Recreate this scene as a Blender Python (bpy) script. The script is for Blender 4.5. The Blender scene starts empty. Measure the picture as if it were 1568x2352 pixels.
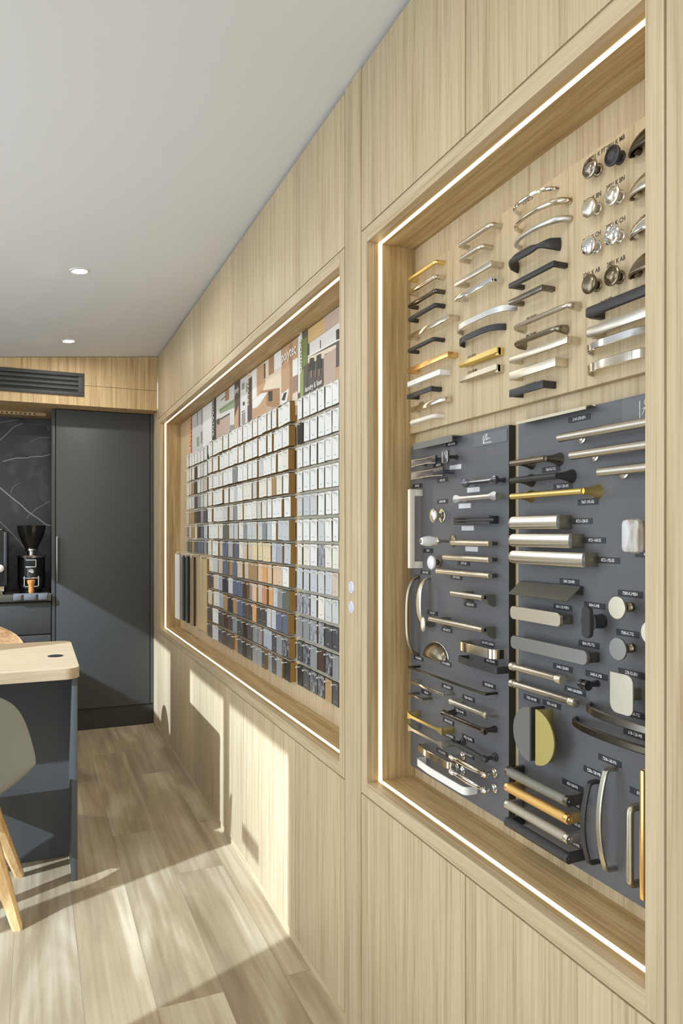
import bpy, bmesh, math, random
from mathutils import Vector, Matrix
random.seed(7)
SC = bpy.context.scene
COL = SC.collection
# ------------------------------------------------------------------ camera
EYE = 1.30                        # eye height; the camera stands at X=0, Y=0
F_PX = 1654.0; CX = 784.0; CY = 1226.0
YAW = math.atan(706.0 / F_PX)
S_, C_ = math.sin(YAW), math.cos(YAW)
cd = bpy.data.cameras.new('camera'); cam = bpy.data.objects.new('camera', cd); COL.objects.link(cam)
cam.location = (0, 0, EYE); cam.rotation_euler = (math.radians(90), 0, -YAW)
cd.sensor_fit = 'VERTICAL'; cd.sensor_height = 36.0; cd.sensor_width = 24.0
cd.lens = F_PX / 2352 * 36.0
cd.shift_y = (CY - 1176.0) / 2352.0
cd.clip_start = 0.02
SC.camera = cam
# ------------------------------------------------------------------ light
w = bpy.data.worlds.new('world'); SC.world = w; w.use_nodes = True
bg = w.node_tree.nodes['Background']; bg.inputs[0].default_value = (0.80, 0.90, 1.0, 1); bg.inputs[1].default_value = 4.0
SUN = Vector((0.62, 0.273, -0.400)).normalized()
sl = bpy.data.lights.new('sun', 'SUN'); sl.energy = 7.0; sl.angle = math.radians(0.5); sl.color = (0.66, 0.82, 1.0)
so = bpy.data.objects.new('sun', sl); COL.objects.link(so); so.location = (-4, -2, 5)
so.rotation_euler = SUN.to_track_quat('-Z', 'Y').to_euler()
SC.view_settings.view_transform = 'Standard'; SC.view_settings.look = 'None'
SC.view_settings.exposure = 0.0; SC.view_settings.gamma = 1.0
LED_POWER = 4.2
# ------------------------------------------------------------------ measured room planes
W = 0.7553      # front face of the oak wall
XB = 0.890      # back panel of the display recesses
YB = 4.880      # bulkhead face at the far end
YC = 5.047      # face of the tall cupboard and drawers
YS = 5.570      # stone splashback
ZC = 2.477      # ceiling height where it meets the oak wall
ZSOF = 2.118    # underside of the bulkhead
SLOPE = 0.097   # the ceiling falls away from the oak wall

def ray(px, py):
    u = px - CX
    return F_PX * S_ + u * C_, F_PX * C_ - u * S_, -(py - CY)
def onX(px, py, X):
    a, b, c = ray(px, py); t = X / a
    return b * t, EYE + c * t
def onY(px, py, Y):
    a, b, c = ray(px, py); t = Y / b
    return a * t, EYE + c * t
def onZ(px, py, Z):
    a, b, c = ray(px, py); t = (Z - EYE) / c
    return a * t, b * t
def ceil_z(x): return ZC + SLOPE * (x - W)

# ------------------------------------------------------------------ materials
def lin(c):
    return tuple(((v / 255) / 12.92 if v / 255 <= .04045 else ((v / 255 + .055) / 1.055) ** 2.4) for v in c) + (1,)
MATS = {}
def mat(name, rgb, rough=.5, metal=0.0, spec=.5, coat=0.0, emit=None, estr=0.0, trans=0.0, bump=None):
    if name in MATS: return MATS[name]
    m = bpy.data.materials.new(name); m.use_nodes = True; MATS[name] = m
    n = m.node_tree.nodes; b = n['Principled BSDF']
    b.inputs['Base Color'].default_value = lin(rgb); b.inputs['Roughness'].default_value = rough
    b.inputs['Metallic'].default_value = metal; b.inputs['Specular IOR Level'].default_value = spec
    b.inputs['Coat Weight'].default_value = coat
    b.inputs['Transmission Weight'].default_value = trans
    if emit: b.inputs['Emission Color'].default_value = lin(emit); b.inputs['Emission Strength'].default_value = estr
    l = m.node_tree.links
    tc = n.new('ShaderNodeTexCoord')
    nz = n.new('ShaderNodeTexNoise'); nz.inputs['Scale'].default_value = bump[0] if bump else 60
    nz.inputs['Detail'].default_value = 3
    l.new(tc.outputs['Object'], nz.inputs['Vector'])
    if bump:
        bp = n.new('ShaderNodeBump'); bp.inputs['Strength'].default_value = bump[1]; bp.inputs['Distance'].default_value = .001
        l.new(nz.outputs['Fac'], bp.inputs['Height']); l.new(bp.outputs['Normal'], b.inputs['Normal'])
    else:
        mr = n.new('ShaderNodeMapRange'); mr.inputs['To Min'].default_value = max(0, rough - .04); mr.inputs['To Max'].default_value = rough + .04
        l.new(nz.outputs['Fac'], mr.inputs['Value']); l.new(mr.outputs['Result'], b.inputs['Roughness'])
    return m
def wood(name, light, mid, dark, grain, rough=.5, fine=1.0, bumpy=.15):
    """straight-grained oak; grain = axis letter the fibres run along"""
    m = bpy.data.materials.new(name); m.use_nodes = True; MATS[name] = m
    nt = m.node_tree; n = nt.nodes; l = nt.links; b = n['Principled BSDF']
    b.inputs['Roughness'].default_value = rough; b.inputs['Specular IOR Level'].default_value = .35
    tc = n.new('ShaderNodeTexCoord')
    def noise(across, along, detail, dist=0.0):
        mp = n.new('ShaderNodeMapping'); s = [across] * 3; s['XYZ'.index(grain)] = along
        mp.inputs['Scale'].default_value = s; l.new(tc.outputs['Object'], mp.inputs['Vector'])
        z = n.new('ShaderNodeTexNoise'); z.inputs['Scale'].default_value = 1; z.inputs['Detail'].default_value = detail
        z.inputs['Distortion'].default_value = dist; l.new(mp.outputs['Vector'], z.inputs['Vector']); return z.outputs['Fac']
    n1 = noise(260 * fine, 5, 3); n2 = noise(34, 1.1, 3, .4); n3 = noise(90 * fine, 2.2, 2, .3)
    r1 = n.new('ShaderNodeValToRGB'); e = r1.color_ramp.elements
    e[0].position = .36; e[0].color = lin(dark); e[1].position = .62; e[1].color = lin(light)
    x = e.new(.5); x.color = lin(mid)
    mx = n.new('ShaderNodeMath'); mx.operation = 'MULTIPLY_ADD'; l.new(n1, mx.inputs[0]); mx.inputs[1].default_value = .38
    my = n.new('ShaderNodeMath'); my.operation = 'MULTIPLY_ADD'; l.new(n2, my.inputs[0]); my.inputs[1].default_value = .32
    mz = n.new('ShaderNodeMath'); mz.operation = 'MULTIPLY'; l.new(n3, mz.inputs[0]); mz.inputs[1].default_value = .32
    l.new(mz.outputs[0], my.inputs[2]); l.new(my.outputs[0], mx.inputs[2])
    l.new(mx.outputs[0], r1.inputs['Fac']); l.new(r1.outputs['Color'], b.inputs['Base Color'])
    bp = n.new('ShaderNodeBump'); bp.inputs['Strength'].default_value = bumpy; bp.inputs['Distance'].default_value = .0006
    l.new(n1, bp.inputs['Height']); l.new(bp.outputs['Normal'], b.inputs['Normal'])
    return m
OAK = ((202, 184, 153), (192, 172, 138), (166, 143, 107))
oakZ = wood('oak_vertical', *OAK, 'Z'); oakY = wood('oak_along_wall', *OAK, 'Y'); oakX = wood('oak_across', *OAK, 'X')
OAK_SHADED = ((196, 172, 128), (176, 149, 104), (144, 117, 76))  # same oak, darker and warmer: shade inside the recesses put into the colour
okZ = wood('oak_shaded_vertical', *OAK_SHADED, 'Z', fine=.7); okY = wood('oak_shaded_long', *OAK_SHADED, 'Y', fine=.7)
tblX = wood('table_oak', (204, 184, 154), (194, 172, 140), (176, 152, 118), 'X')
legW = wood('beech_leg', (236, 200, 148), (228, 188, 134), (206, 164, 108), 'Z', rough=.38)
venX = wood('walnut_veneer', (190, 150, 104), (172, 130, 86), (140, 100, 64), 'X', rough=.35)
bulkZ = wood('oak_bulkhead', (212, 188, 146), (196, 168, 124), (164, 134, 92), 'Z', fine=.6)

def floor_mat():
    m = bpy.data.materials.new('vinyl_plank'); m.use_nodes = True
    nt = m.node_tree; n = nt.nodes; l = nt.links; b = n['Principled BSDF']
    b.inputs['Roughness'].default_value = .42; b.inputs['Specular IOR Level'].default_value = .35
    tc = n.new('ShaderNodeTexCoord')
    mp = n.new('ShaderNodeMapping'); mp.inputs['Rotation'].default_value = (0, 0, math.radians(90)); mp.inputs['Location'].default_value = (.34, .06, 0)
    l.new(tc.outputs['Object'], mp.inputs['Vector'])
    br = n.new('ShaderNodeTexBrick'); l.new(mp.outputs['Vector'], br.inputs['Vector'])
    br.offset = .37; br.inputs['Scale'].default_value = 1; br.inputs['Brick Width'].default_value = 1.22; br.inputs['Row Height'].default_value = .185
    br.inputs['Mortar Size'].default_value = .0008; br.inputs['Mortar Smooth'].default_value = .2; br.inputs['Bias'].default_value = 0
    br.inputs['Color1'].default_value = (0, 0, 0, 1); br.inputs['Color2'].default_value = (1, 1, 1, 1); br.inputs['Mortar'].default_value = (.5, .5, .5, 1)
    # per-plank shift of the grain
    add = n.new('ShaderNodeVectorMath'); add.operation = 'MULTIPLY_ADD'
    l.new(br.outputs['Color'], add.inputs[0]); add.inputs[1].default_value = (7, 9, 3); l.new(tc.outputs['Object'], add.inputs[2])
    def noise(sx, sy, det, dist):
        q = n.new('ShaderNodeMapping'); q.inputs['Scale'].default_value = (sx, sy, 1); l.new(add.outputs[0], q.inputs['Vector'])
        z = n.new('ShaderNodeTexNoise'); z.inputs['Scale'].default_value = 1; z.inputs['Detail'].default_value = det; z.inputs['Distortion'].default_value = dist
        l.new(q.outputs['Vector'], z.inputs['Vector']); return z.outputs['Fac']
    a = noise(6.5, .8, 4, 1.0); c = noise(60, 1.6, 4, .3); s = noise(3.0, 1.2, 3, .5)
    r = n.new('ShaderNodeValToRGB'); e = r.color_ramp.elements
    e[0].position = .34; e[0].color = lin((132, 114, 88)); e[1].position = .64; e[1].color = lin((204, 190, 164))
    x = e.new(.5); x.color = lin((168, 150, 122))
    m1 = n.new('ShaderNodeMath'); m1.operation = 'MULTIPLY_ADD'; l.new(a, m1.inputs[0]); m1.inputs[1].default_value = .55
    m2 = n.new('ShaderNodeMath'); m2.operation = 'MULTIPLY_ADD'; l.new(c, m2.inputs[0]); m2.inputs[1].default_value = .22
    m3 = n.new('ShaderNodeMath'); m3.operation = 'MULTIPLY'; l.new(s, m3.inputs[0]); m3.inputs[1].default_value = .23
    l.new(m3.outputs[0], m2.inputs[2]); l.new(m2.outputs[0], m1.inputs[2]); l.new(m1.outputs[0], r.inputs['Fac'])
    hs = n.new('ShaderNodeHueSaturation'); l.new(r.outputs['Color'], hs.inputs['Color'])
    mr = n.new('ShaderNodeMapRange'); mr.inputs['To Min'].default_value = .90; mr.inputs['To Max'].default_value = 1.10
    l.new(br.outputs['Color'], mr.inputs['Value']); l.new(mr.outputs['Result'], hs.inputs['Value'])
    mk = n.new('ShaderNodeMix'); mk.data_type = 'RGBA'; l.new(br.outputs['Fac'], mk.inputs[0]); l.new(hs.outputs['Color'], mk.inputs[6])
    mk.inputs[7].default_value = lin((132, 117, 96)); l.new(mk.outputs[2], b.inputs['Base Color'])
    bp = n.new('ShaderNodeBump'); bp.inputs['Strength'].default_value = .15; bp.inputs['Distance'].default_value = .001
    l.new(c, bp.inputs['Height']); l.new(bp.outputs['Normal'], b.inputs['Normal'])
    return m
def stone_mat(name, base, vein, scale, thr):
    m = bpy.data.materials.new(name); m.use_nodes = True
    nt = m.node_tree; n = nt.nodes; l = nt.links; b = n['Principled BSDF']; b.inputs['Roughness'].default_value = .3
    tc = n.new('ShaderNodeTexCoord'); nz = n.new('ShaderNodeTexNoise'); nz.inputs['Scale'].default_value = scale; nz.inputs['Detail'].default_value = 6; nz.inputs['Distortion'].default_value = 1.2
    l.new(tc.outputs['Object'], nz.inputs['Vector'])
    s = n.new('ShaderNodeMath'); s.operation = 'SUBTRACT'; l.new(nz.outputs['Fac'], s.inputs[0]); s.inputs[1].default_value = .5
    ab = n.new('ShaderNodeMath'); ab.operation = 'ABSOLUTE'; l.new(s.outputs[0], ab.inputs[0])
    r = n.new('ShaderNodeValToRGB'); e = r.color_ramp.elements; e[0].position = 0; e[0].color = lin(vein); e[1].position = thr; e[1].color = lin(base)
    l.new(ab.outputs[0], r.inputs['Fac']); l.new(r.outputs['Color'], b.inputs['Base Color'])
    MATS[name] = m; return m

# ------------------------------------------------------------------ mesh helpers
class MB:
    def __init__(s): s.bm = bmesh.new(); s.mats = []
    def slot(s, m):
        if m not in s.mats: s.mats.append(m)
        return s.mats.index(m)
    def box(s, x0, x1, y0, y1, z0, z1, m, bev=0.0):
        t = bmesh.new()
        bmesh.ops.create_cube(t, size=1)
        for v in t.verts: v.co = Vector(((x0 + x1) / 2 + v.co.x * (x1 - x0), (y0 + y1) / 2 + v.co.y * (y1 - y0), (z0 + z1) / 2 + v.co.z * (z1 - z0)))
        if bev: bmesh.ops.bevel(t, geom=t.edges[:], offset=bev, segments=2, affect='EDGES', profile=.5)
        s._merge(t, m)
    def _merge(s, t, m):
        k = s.slot(m); vs = [s.bm.verts.new(v.co) for v in t.verts]; t.verts.index_update()
        for f in t.faces:
            try:
                g = s.bm.faces.new([vs[v.index] for v in f.verts]); g.material_index = k
            except ValueError: pass
        t.free()
    def poly(s, pts, m):
        g = s.bm.faces.new([s.bm.verts.new(p) for p in pts]); g.material_index = s.slot(m)
    def prism(s, pts, d, m):
        """polygon pts extruded by vector d"""
        k = s.slot(m); d = Vector(d); a = [s.bm.verts.new(p) for p in pts]; b = [s.bm.verts.new(Vector(p) + d) for p in pts]; n = len(a)
        for f in [a[::-1], b] + [[a[i], a[(i + 1) % n], b[(i + 1) % n], b[i]] for i in range(n)]:
            g = s.bm.faces.new(f); g.material_index = k
    def rings(s, rings, m, cap=True, close=True):
        k = s.slot(m); R = [[s.bm.verts.new(p) for p in r] for r in rings]; n = len(R[0])
        for A, B in zip(R, R[1:]):
            for i in range(n if close else n - 1):
                g = s.bm.faces.new([A[i], A[(i + 1) % n], B[(i + 1) % n], B[i]]); g.material_index = k
        if cap:
            for r in (R[0][::-1], R[-1]):
                g = s.bm.faces.new(r); g.material_index = k
    def sweep(s, pts, sec, fix, m, sc=None, cap=True):
        pts = [Vector(p) for p in pts]; fix = Vector(fix); rs = []
        for i, p in enumerate(pts):
            t0 = (p - pts[i - 1]).normalized() if i else None
            t1 = (pts[i + 1] - p).normalized() if i < len(pts) - 1 else None
            t = ((t0 or t1) + (t1 or t0)).normalized()
            k = 1.0
            if t0 and t1: k = 1 / max(.35, t.dot(t0))
            side = t.cross(fix).normalized()
            q = sc[i] if sc else (1, 1)
            if not isinstance(q, tuple): q = (q, q)
            rs.append([p + side * (a * k * q[0]) + fix * (b * q[1]) for a, b in sec])
        s.rings(rs, m, cap)
    def lathe(s, prof, c, ax, m, n=24, sa=1.0, sb=1.0, cap=True):
        """prof [(r,h)] turned around axis ax ('X','Y','Z' or vector) from point c"""
        ax = {'X': Vector((1, 0, 0)), 'Y': Vector((0, 1, 0)), 'Z': Vector((0, 0, 1))}.get(ax, ax) if isinstance(ax, str) else Vector(ax).normalized()
        ref = Vector((0, 0, 1)) if abs(ax.z) < .9 else Vector((0, 1, 0))
        u = ax.cross(ref).normalized(); v = u.cross(ax); c = Vector(c)
        rs = [[c + ax * h + u * (r * sa * math.cos(2 * math.pi * i / n)) + v * (r * sb * math.sin(2 * math.pi * i / n)) for i in range(n)] for r, h in prof]
        s.rings(rs, m, cap)
    def done(s, name, parent=None, loc=None, smooth=True, ang=32):
        bmesh.ops.recalc_face_normals(s.bm, faces=s.bm.faces[:])
        me = bpy.data.meshes.new(name); s.bm.to_mesh(me); s.bm.free()
        for m in s.mats: me.materials.append(m)
        if smooth:
            me.polygons.foreach_set('use_smooth', [True] * len(me.polygons)); me.set_sharp_from_angle(angle=math.radians(ang))
        o = bpy.data.objects.new(name, me); COL.objects.link(o)
        if parent: o.parent = parent
        if loc: o.location = loc
        return o
def tag(o, label=None, cat=None, group=None, kind=None):
    if label: o['label'] = label
    if cat: o['category'] = cat
    if group: o['group'] = group
    if kind: o['kind'] = kind
    return o
def empty(name, loc=(0, 0, 0), label=None, cat=None, group=None):
    o = bpy.data.objects.new(name, None); COL.objects.link(o); o.location = loc; o.empty_display_size = .02
    return tag(o, label, cat, group)
def box(name, x0, x1, y0, y1, z0, z1, m, parent=None, bev=0.0):
    b = MB(); off = parent.location if parent else Vector((0, 0, 0))
    if parent:
        b.box(x0 - off.x, x1 - off.x, y0 - off.y, y1 - off.y, z0 - off.z, z1 - off.z, m, bev); return b.done(name, parent)
    c = Vector(((x0 + x1) / 2, (y0 + y1) / 2, z0))
    b.box(x0 - c.x, x1 - c.x, y0 - c.y, y1 - c.y, 0, z1 - z0, m, bev); return b.done(name, None, c)
def circ(r, n=12, ry=None): return [(r * math.cos(2 * math.pi * i / n), (ry or r) * math.sin(2 * math.pi * i / n)) for i in range(n)]
def rect(w, h, c=.0008):
    a, b = w / 2, h / 2
    return [(-a + c, -b), (a - c, -b), (a, -b + c), (a, b - c), (a - c, b), (-a + c, b), (-a, b - c), (-a, -b + c)]
def rp(pts, r, n=5):
    """round the corners of a polyline"""
    pts = [Vector(p) for p in pts]; out = [pts[0]]
    for i in range(1, len(pts) - 1):
        a, b, c = pts[i - 1], pts[i], pts[i + 1]; d0 = (a - b); d1 = (c - b)
        k = min(r, d0.length * .48, d1.length * .48); p0 = b + d0.normalized() * k; p1 = b + d1.normalized() * k
        for j in range(n + 1):
            t = j / n; out.append(p0 * (1 - t) ** 2 + b * (2 * t * (1 - t)) + p1 * t * t)
    out.append(pts[-1]); return out
TXT = {}
def text_into(b, s, size, org, right, up, m, bold=False, stretch=1.0):
    """flat lettering laid into mesh b: centred on org, running along right, letters upright along up"""
    key = s
    if key not in TXT:
        cu = bpy.data.curves.new('t', 'FONT'); cu.body = s; cu.resolution_u = 2; cu.align_x = 'CENTER'; cu.align_y = 'CENTER'; cu.offset = .012
        ob = bpy.data.objects.new('t', cu); COL.objects.link(ob)
        dg = bpy.context.evaluated_depsgraph_get(); me = bpy.data.meshes.new_from_object(ob.evaluated_get(dg))
        TXT[key] = ([v.co.copy() for v in me.vertices], [list(p.vertices) for p in me.polygons])
        bpy.data.objects.remove(ob); bpy.data.curves.remove(cu); bpy.data.meshes.remove(me)
    vs, fs = TXT[key]; k = b.slot(m); org, right, up = Vector(org), Vector(right), Vector(up)
    V = [b.bm.verts.new(org + right * (v.x * size * stretch) + up * (v.y * size)) for v in vs]
    for f in fs:
        try: g = b.bm.faces.new([V[i] for i in f]); g.material_index = k
        except ValueError: pass
# ------------------------------------------------------------------ common materials
plaster = mat('ceiling_paint', (226, 229, 233), .85); wallw = mat('wall_paint', (226, 224, 218), .85)
dark = mat('charcoal_laminate', (74, 75, 75), .48, bump=(900, .12)); dark2 = mat('charcoal_plinth', (52, 51, 48), .6)
darkgap = mat('shadow_gap', (60, 48, 36), .9)
alu = mat('dark_aluminium', (62, 62, 62), .62)
led = mat('led_diffuser', (255, 240, 215), .5, emit=(255, 233, 198), estr=LED_POWER)
stone = stone_mat('black_marble', (62, 64, 66), (84, 86, 88), 2.2, .05); vein = mat('marble_vein', (176, 178, 180), .3)
# ------------------------------------------------------------------ shell
b = MB(); b.box(-1.75, 1.15, -3.6, 5.8, -.08, 0, floor_mat()); tag(b.done('floor'), kind='structure')
b = MB(); b.prism([(-1.8, -3.6, ceil_z(-1.8)), (1.1, -3.6, ceil_z(1.1)), (1.1, -3.6, ceil_z(1.1) + .1), (-1.8, -3.6, ceil_z(-1.8) + .1)], (0, 9.4, 0), plaster)
tag(b.done('ceiling'), kind='structure')
b = MB(); b.box(.915, 1.1, -3.6, 5.8, 0, 2.488, wallw); tag(b.done('wall_right'), kind='structure')
b = MB(); b.box(-1.75, 1.1, -3.7, -3.6, 0, 2.6, wallw); tag(b.done('wall_rear'), kind='structure')
b = MB(); b.box(-1.75, .915, YS + .02, 5.8, 0, 2.25, wallw); tag(b.done('wall_back'), kind='structure')
# window wall on the left (outside the frame): its openings let the sun in
XW = -1.57; HD = 2.200
ops = [(-3.2, -.48, 0.0, HD), (1.118, 1.95, 0, HD), (1.984, 2.787, 0, HD), (3.305, 4.70, 1.59, HD)]  # first opening is unseen, added towards the rear to bring in fill light
b = MB(); y = -3.6
for (a, c, z0, z1) in ops:
    b.box(XW - .15, XW, y, a, 0, 2.249, wallw)
    b.box(XW - .15, XW, a, c, z1, 2.249, wallw)
    if z0 > 0: b.box(XW - .15, XW, a, c, 0, z0, wallw)
    y = c
b.box(XW - .15, XW, y, 5.6, 0, 2.249, wallw); tag(b.done('wall_left'), kind='structure')
for i, (a, c, z0, z1) in enumerate(ops):
    b = MB(); t = .012
    for q in ((a - t, a, z0, z1), (c, c + t, z0, z1), (a, c, z1, z1 + t)): b.box(XW - .1, XW + .015, q[0], q[1], q[2], q[3], alu)
    o = tag(b.done('window_%d' % (i + 1)), kind='structure')
    if i == 1: box('shade_caster_plate', XW - .06, XW - .055, 1.49, 1.72, 1.625, 1.695, mat('plate_white', (220, 220, 216), .5), o)  # unseen plate added to cast the small rectangular shadow on the oak door
# bulkhead over the kitchenette
b = MB(); b.box(-1.57, W, YB, YS + .02, ZSOF, ceil_z(-1.57) - .002, bulkZ)
b.prism([(-1.57, YB, ceil_z(-1.57) - .004), (W, YB, ceil_z(-1.57) - .004), (W, YB, ceil_z(W) - .003)], (0, .2, 0), bulkZ)
tag(b.done('trim_1'), kind='structure')
# stone splashback with its white veins
b = MB(); b.box(-1.57, .120, YS - .02, YS, .90, ZSOF - .002, stone)
for pl, wd in (([(6, 1060), (37, 1052), (61, 1052), (73, 1049), (98, 1048), (117, 1043)], .006),
               ([(-14, 1104), (0, 1120), (27, 1143), (49, 1160), (64, 1175), (89, 1192), (104, 1204), (117, 1208)], .007),
               ([(-12, 1022), (0, 1011), (18, 994), (34, 979), (52, 972)], .004), ([(-9, 975), (0, 971), (18, 967), (40, 965)], .003),
               ([(0, 1198), (18, 1215), (40, 1239), (58, 1262)], .003), ([(108, 980), (113, 987), (118, 990)], .003), ([(70, 1016), (84, 1008), (100, 1004), (116, 1006)], .002),
               ([(60, 1190), (84, 1168), (116, 1150)], .0025), ([(24, 1132), (30, 1118), (46, 1108)], .002)):
    P = [onY(x, y, YS - .0205) for x, y in pl]
    for (x0, z0), (x1, z1) in zip(P, P[1:]):
        d = Vector((x1 - x0, 0, z1 - z0)).normalized(); q = Vector((-d.z, 0, d.x)) * wd * .5
        A, B = Vector((x0, YS - .0205, z0)) - d * .001, Vector((x1, YS - .0205, z1)) + d * .001
        if max(A.x, B.x) < .12: b.poly([A - q, B - q, B + q, A + q], vein)
tag(b.done('wall_splashback', smooth=False), kind='structure')
# perforated strip under the soffit
e = empty('vent_strip', (-.2, 5.30, ZSOF), 'narrow oak strip with dark slots under the soffit above the stone splashback', 'vent')
box('strip', -.62, .075, 5.28, 5.30, ZSOF - .02, ZSOF, bulkZ, e)
b = MB()
for i in range(30): b.box(-.42 + i * .028 - .35 + .155, -.42 + i * .028 - .34 + .155, -.0215, -.019, -.016, -.006, dark2)
b.done('slot', e)
# air vent in the bulkhead
vx1, vz1 = onY(193, 859, YB); _, vz0 = onY(193, 911, YB); _, vz1 = onY(193, 859, YB)
e = empty('air_vent', (vx1 - .5, YB, vz0), 'long charcoal air conditioning grille set in the oak bulkhead at far left', 'air vent')
b = MB(); fr = .022; X0, X1 = -.5, .5
Hh = vz1 - vz0
for q in ((X0, X1, 0, fr), (X0, X1, Hh - fr, Hh), (X0, X0 + fr * 1.6, fr, Hh - fr), (X1 - fr * 1.6, X1, fr, Hh - fr)): b.box(q[0], q[1], -.012, 0, q[2], q[3], alu, .002)
b.done('frame', e)
b = MB(); b.box(X0 + .03, X1 - .03, -.003, 0, fr, Hh - fr, mat('vent_black', (20, 20, 20), .7)); b.done('backing', e)
for z in (.30, .5, .70):
    for dz, hh in ((0, .013),):
        b = MB(); b.prism([(X0 + .03, -.003, Hh * z - .008), (X0 + .03, -.011, Hh * z - .004), (X0 + .03, -.011, Hh * z + .010), (X0 + .03, -.003, Hh * z + .012)], (X1 - X0 - .06, 0, 0), alu); b.done('louvre', e)
# ceiling downlights, and extra fill lamps out of view
def downlamp(P, i):
    l_ = bpy.data.lights.new('downlight_or_fill', 'AREA'); l_.shape = 'DISK'; l_.size = .06; l_.energy = 4.2; l_.color = (1.0, .96, .90)
    o_ = bpy.data.objects.new('downlight_or_fill', l_); COL.objects.link(o_); o_.location = (P[0], P[1], P[2] - .006); return o_
for i, q in enumerate(((-.9, 1.2), (-.9, 3.2), (-.9, 4.4), (-.1, -.6), (-.1, .9), (-1.0, 4.5))): downlamp((q[0], q[1], ceil_z(q[0])), i)  # unseen lamps without fittings, added to brighten the room
for (px, py, lab) in ((183, 622, 'round white recessed ceiling downlight nearer the camera, switched on'), (158, 783, 'round white recessed ceiling downlight further away, close to the oak bulkhead')):
    a, bb, c = ray(px, py); t = (ceil_z(0) - EYE) / (c - SLOPE * a); P = Vector((a * t, bb * t, 0)); P.z = ceil_z(P.x)
    e = empty('ceiling_downlight', P, lab, 'ceiling light', 'recessed ceiling downlights'); e.rotation_euler = (0, -math.atan(SLOPE), 0)
    b = MB(); b.lathe([(.030, -.0015), (.0315, -.004), (.041, -.0035), (.043, 0)], (0, 0, 0), 'Z', mat('trim_white', (232, 231, 228), .4), 40, cap=False); b.done('trim_ring', e)
    downlamp(P, 9); b = MB(); b.lathe([(.0302, -.0012), (.0302, -.002)], (0, 0, 0), 'Z', mat('downlight_lens', (255, 255, 250), .5, emit=(255, 252, 245), estr=9.0), 32); b.done('lens', e)
# ------------------------------------------------------------------ oak wall: fixed post, doors, frames
G = .0019
ZD, ZF1, ZO1, ZO0, ZL = 2.468, 2.058, 2.021, .686, .650
def panel(name, y0, y1, z0, z1, m, label, cat, group=None, th=.018):
    o = box(name, W, W + th, y0 + G, y1 - G, z0 + G, z1 - G, m, None, .0006); return tag(o, label, cat, group)
o = box('wall_post', W, W + .15, 1.644 + G, 1.7476 - G, .004, ZD + .004, oakZ, None, .0006)
tag(o, 'narrow full-height oak post with two round white switches between the two display recesses', 'panel')
ga = 'overhead oak cupboard doors'
for (y0, y1, lab) in ((1.169, 1.644, 'tall flat oak overhead door above the left half of the handle display'), (.697, 1.169, 'flat oak overhead door above the right half of the handle display'),
                      (1.7476, 2.131, 'narrow flat oak overhead door beside the post, above the right end of the chips'),
                      (2.131, 2.916, 'wide flat oak overhead door second to the left from the post above the colour chips'),
                      (2.916, 3.70, 'wide flat oak overhead door in the middle of the far run above the colour chips'),
                      (3.70, 4.485, 'wide flat oak overhead door second from the far corner'), (4.485, 4.876, 'narrow flat oak overhead door in the far corner next to the bulkhead')):
    panel('cupboard_door', y0, y1, ZF1, ZD, oakZ, lab, 'cupboard door', ga)
ga = 'low oak cupboard doors'
for (y0, y1, lab) in ((1.169, 1.644, 'low flat oak door under the left half of the handle display'), (.697, 1.169, 'low flat oak door under the right half of the handle display'),
                      (1.7476, 2.139, 'narrow low oak door in shade right beside the post'), (2.139, 2.94, 'wide low oak door washed by bright sun with a small dark rectangle of shade'),
                      (2.94, 3.70, 'low oak door crossed by the shadow of the table beneath the colour chips'), (3.70, 4.485, 'low oak door mostly in shade beneath the grey and brown hanging door samples'),
                      (4.485, 4.876, 'narrow low oak door in the far corner beside the charcoal cupboard')):
    panel('low_cupboard_door', y0, y1, .03, ZL, oakZ, lab, 'cupboard door', ga)
tag(box('baseboard_right', W + .004, W + .02, .2, YC, 0, .031, oakY), kind='structure')
panel('end_panel', -.9, .697, .004, ZD, oakZ, 'full-height flat oak panel at the right edge of the picture beyond the handle display', 'panel')
def recess(y0, y1, ys0, ys1, label):
    """y0..y1 opening; ys0..ys1 outer edge of the face frame"""
    e = empty('display_recess', (W, (y0 + y1) / 2, ZO0), label, 'display recess')
    T = .018
    box('frame_stile', W, W + T, ys0 + G, y0, ZL + G, ZF1 - G, oakZ, e); box('frame_stile', W, W + T, y1, ys1 - G, ZL + G, ZF1 - G, oakZ, e)
    box('frame_rail', W, W + T, y0, y1, ZO1, ZF1 - G, oakY, e); box('frame_rail', W, W + T, y0, y1, ZL + G, ZO0, oakY, e)
    box('side_panel', W + T, XB, y1, y1 + T, ZO0 - T, ZO1 + T, okZ, e); box('side_panel', W + T, XB, y0 - T, y0, ZO0 - T, ZO1 + T, okZ, e)
    box('top_panel', W + T, XB, y0, y1, ZO1, ZO1 + T, okY, e); box('sill', W + T, XB, y0, y1, ZO0 - T, ZO0, okY, e)
    box('back_panel', XB, XB + .02, y0 - T, y1 + T, ZO0 - T, ZO1 + T, oakZ, e)
    a, c, t = .7863, .7957, .0008
    box('light_strip', a, c, y0, y1, ZO1 - t, ZO1, led, e); box('light_strip', a, c, y0, y1, ZO0, ZO0 + t, led, e)
    box('light_strip', a, c, y1 - t, y1, ZO0 + t, ZO1 - t, led, e); box('light_strip', a, c, y0, y0 + t, ZO0 + t, ZO1 - t, led, e)
    return e
recess(.730, 1.608, .697, 1.644, 'oak display recess with a glowing light strip holding boards of sample handles')
recess(1.784, 4.788, 1.7476, 4.876, 'long oak display recess with a glowing light strip holding rows of colour chips')
tag(box('trim_3', W, W + .018, 4.878, YS - .03, .004, ZSOF - .002, oakZ), kind='structure')
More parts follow.
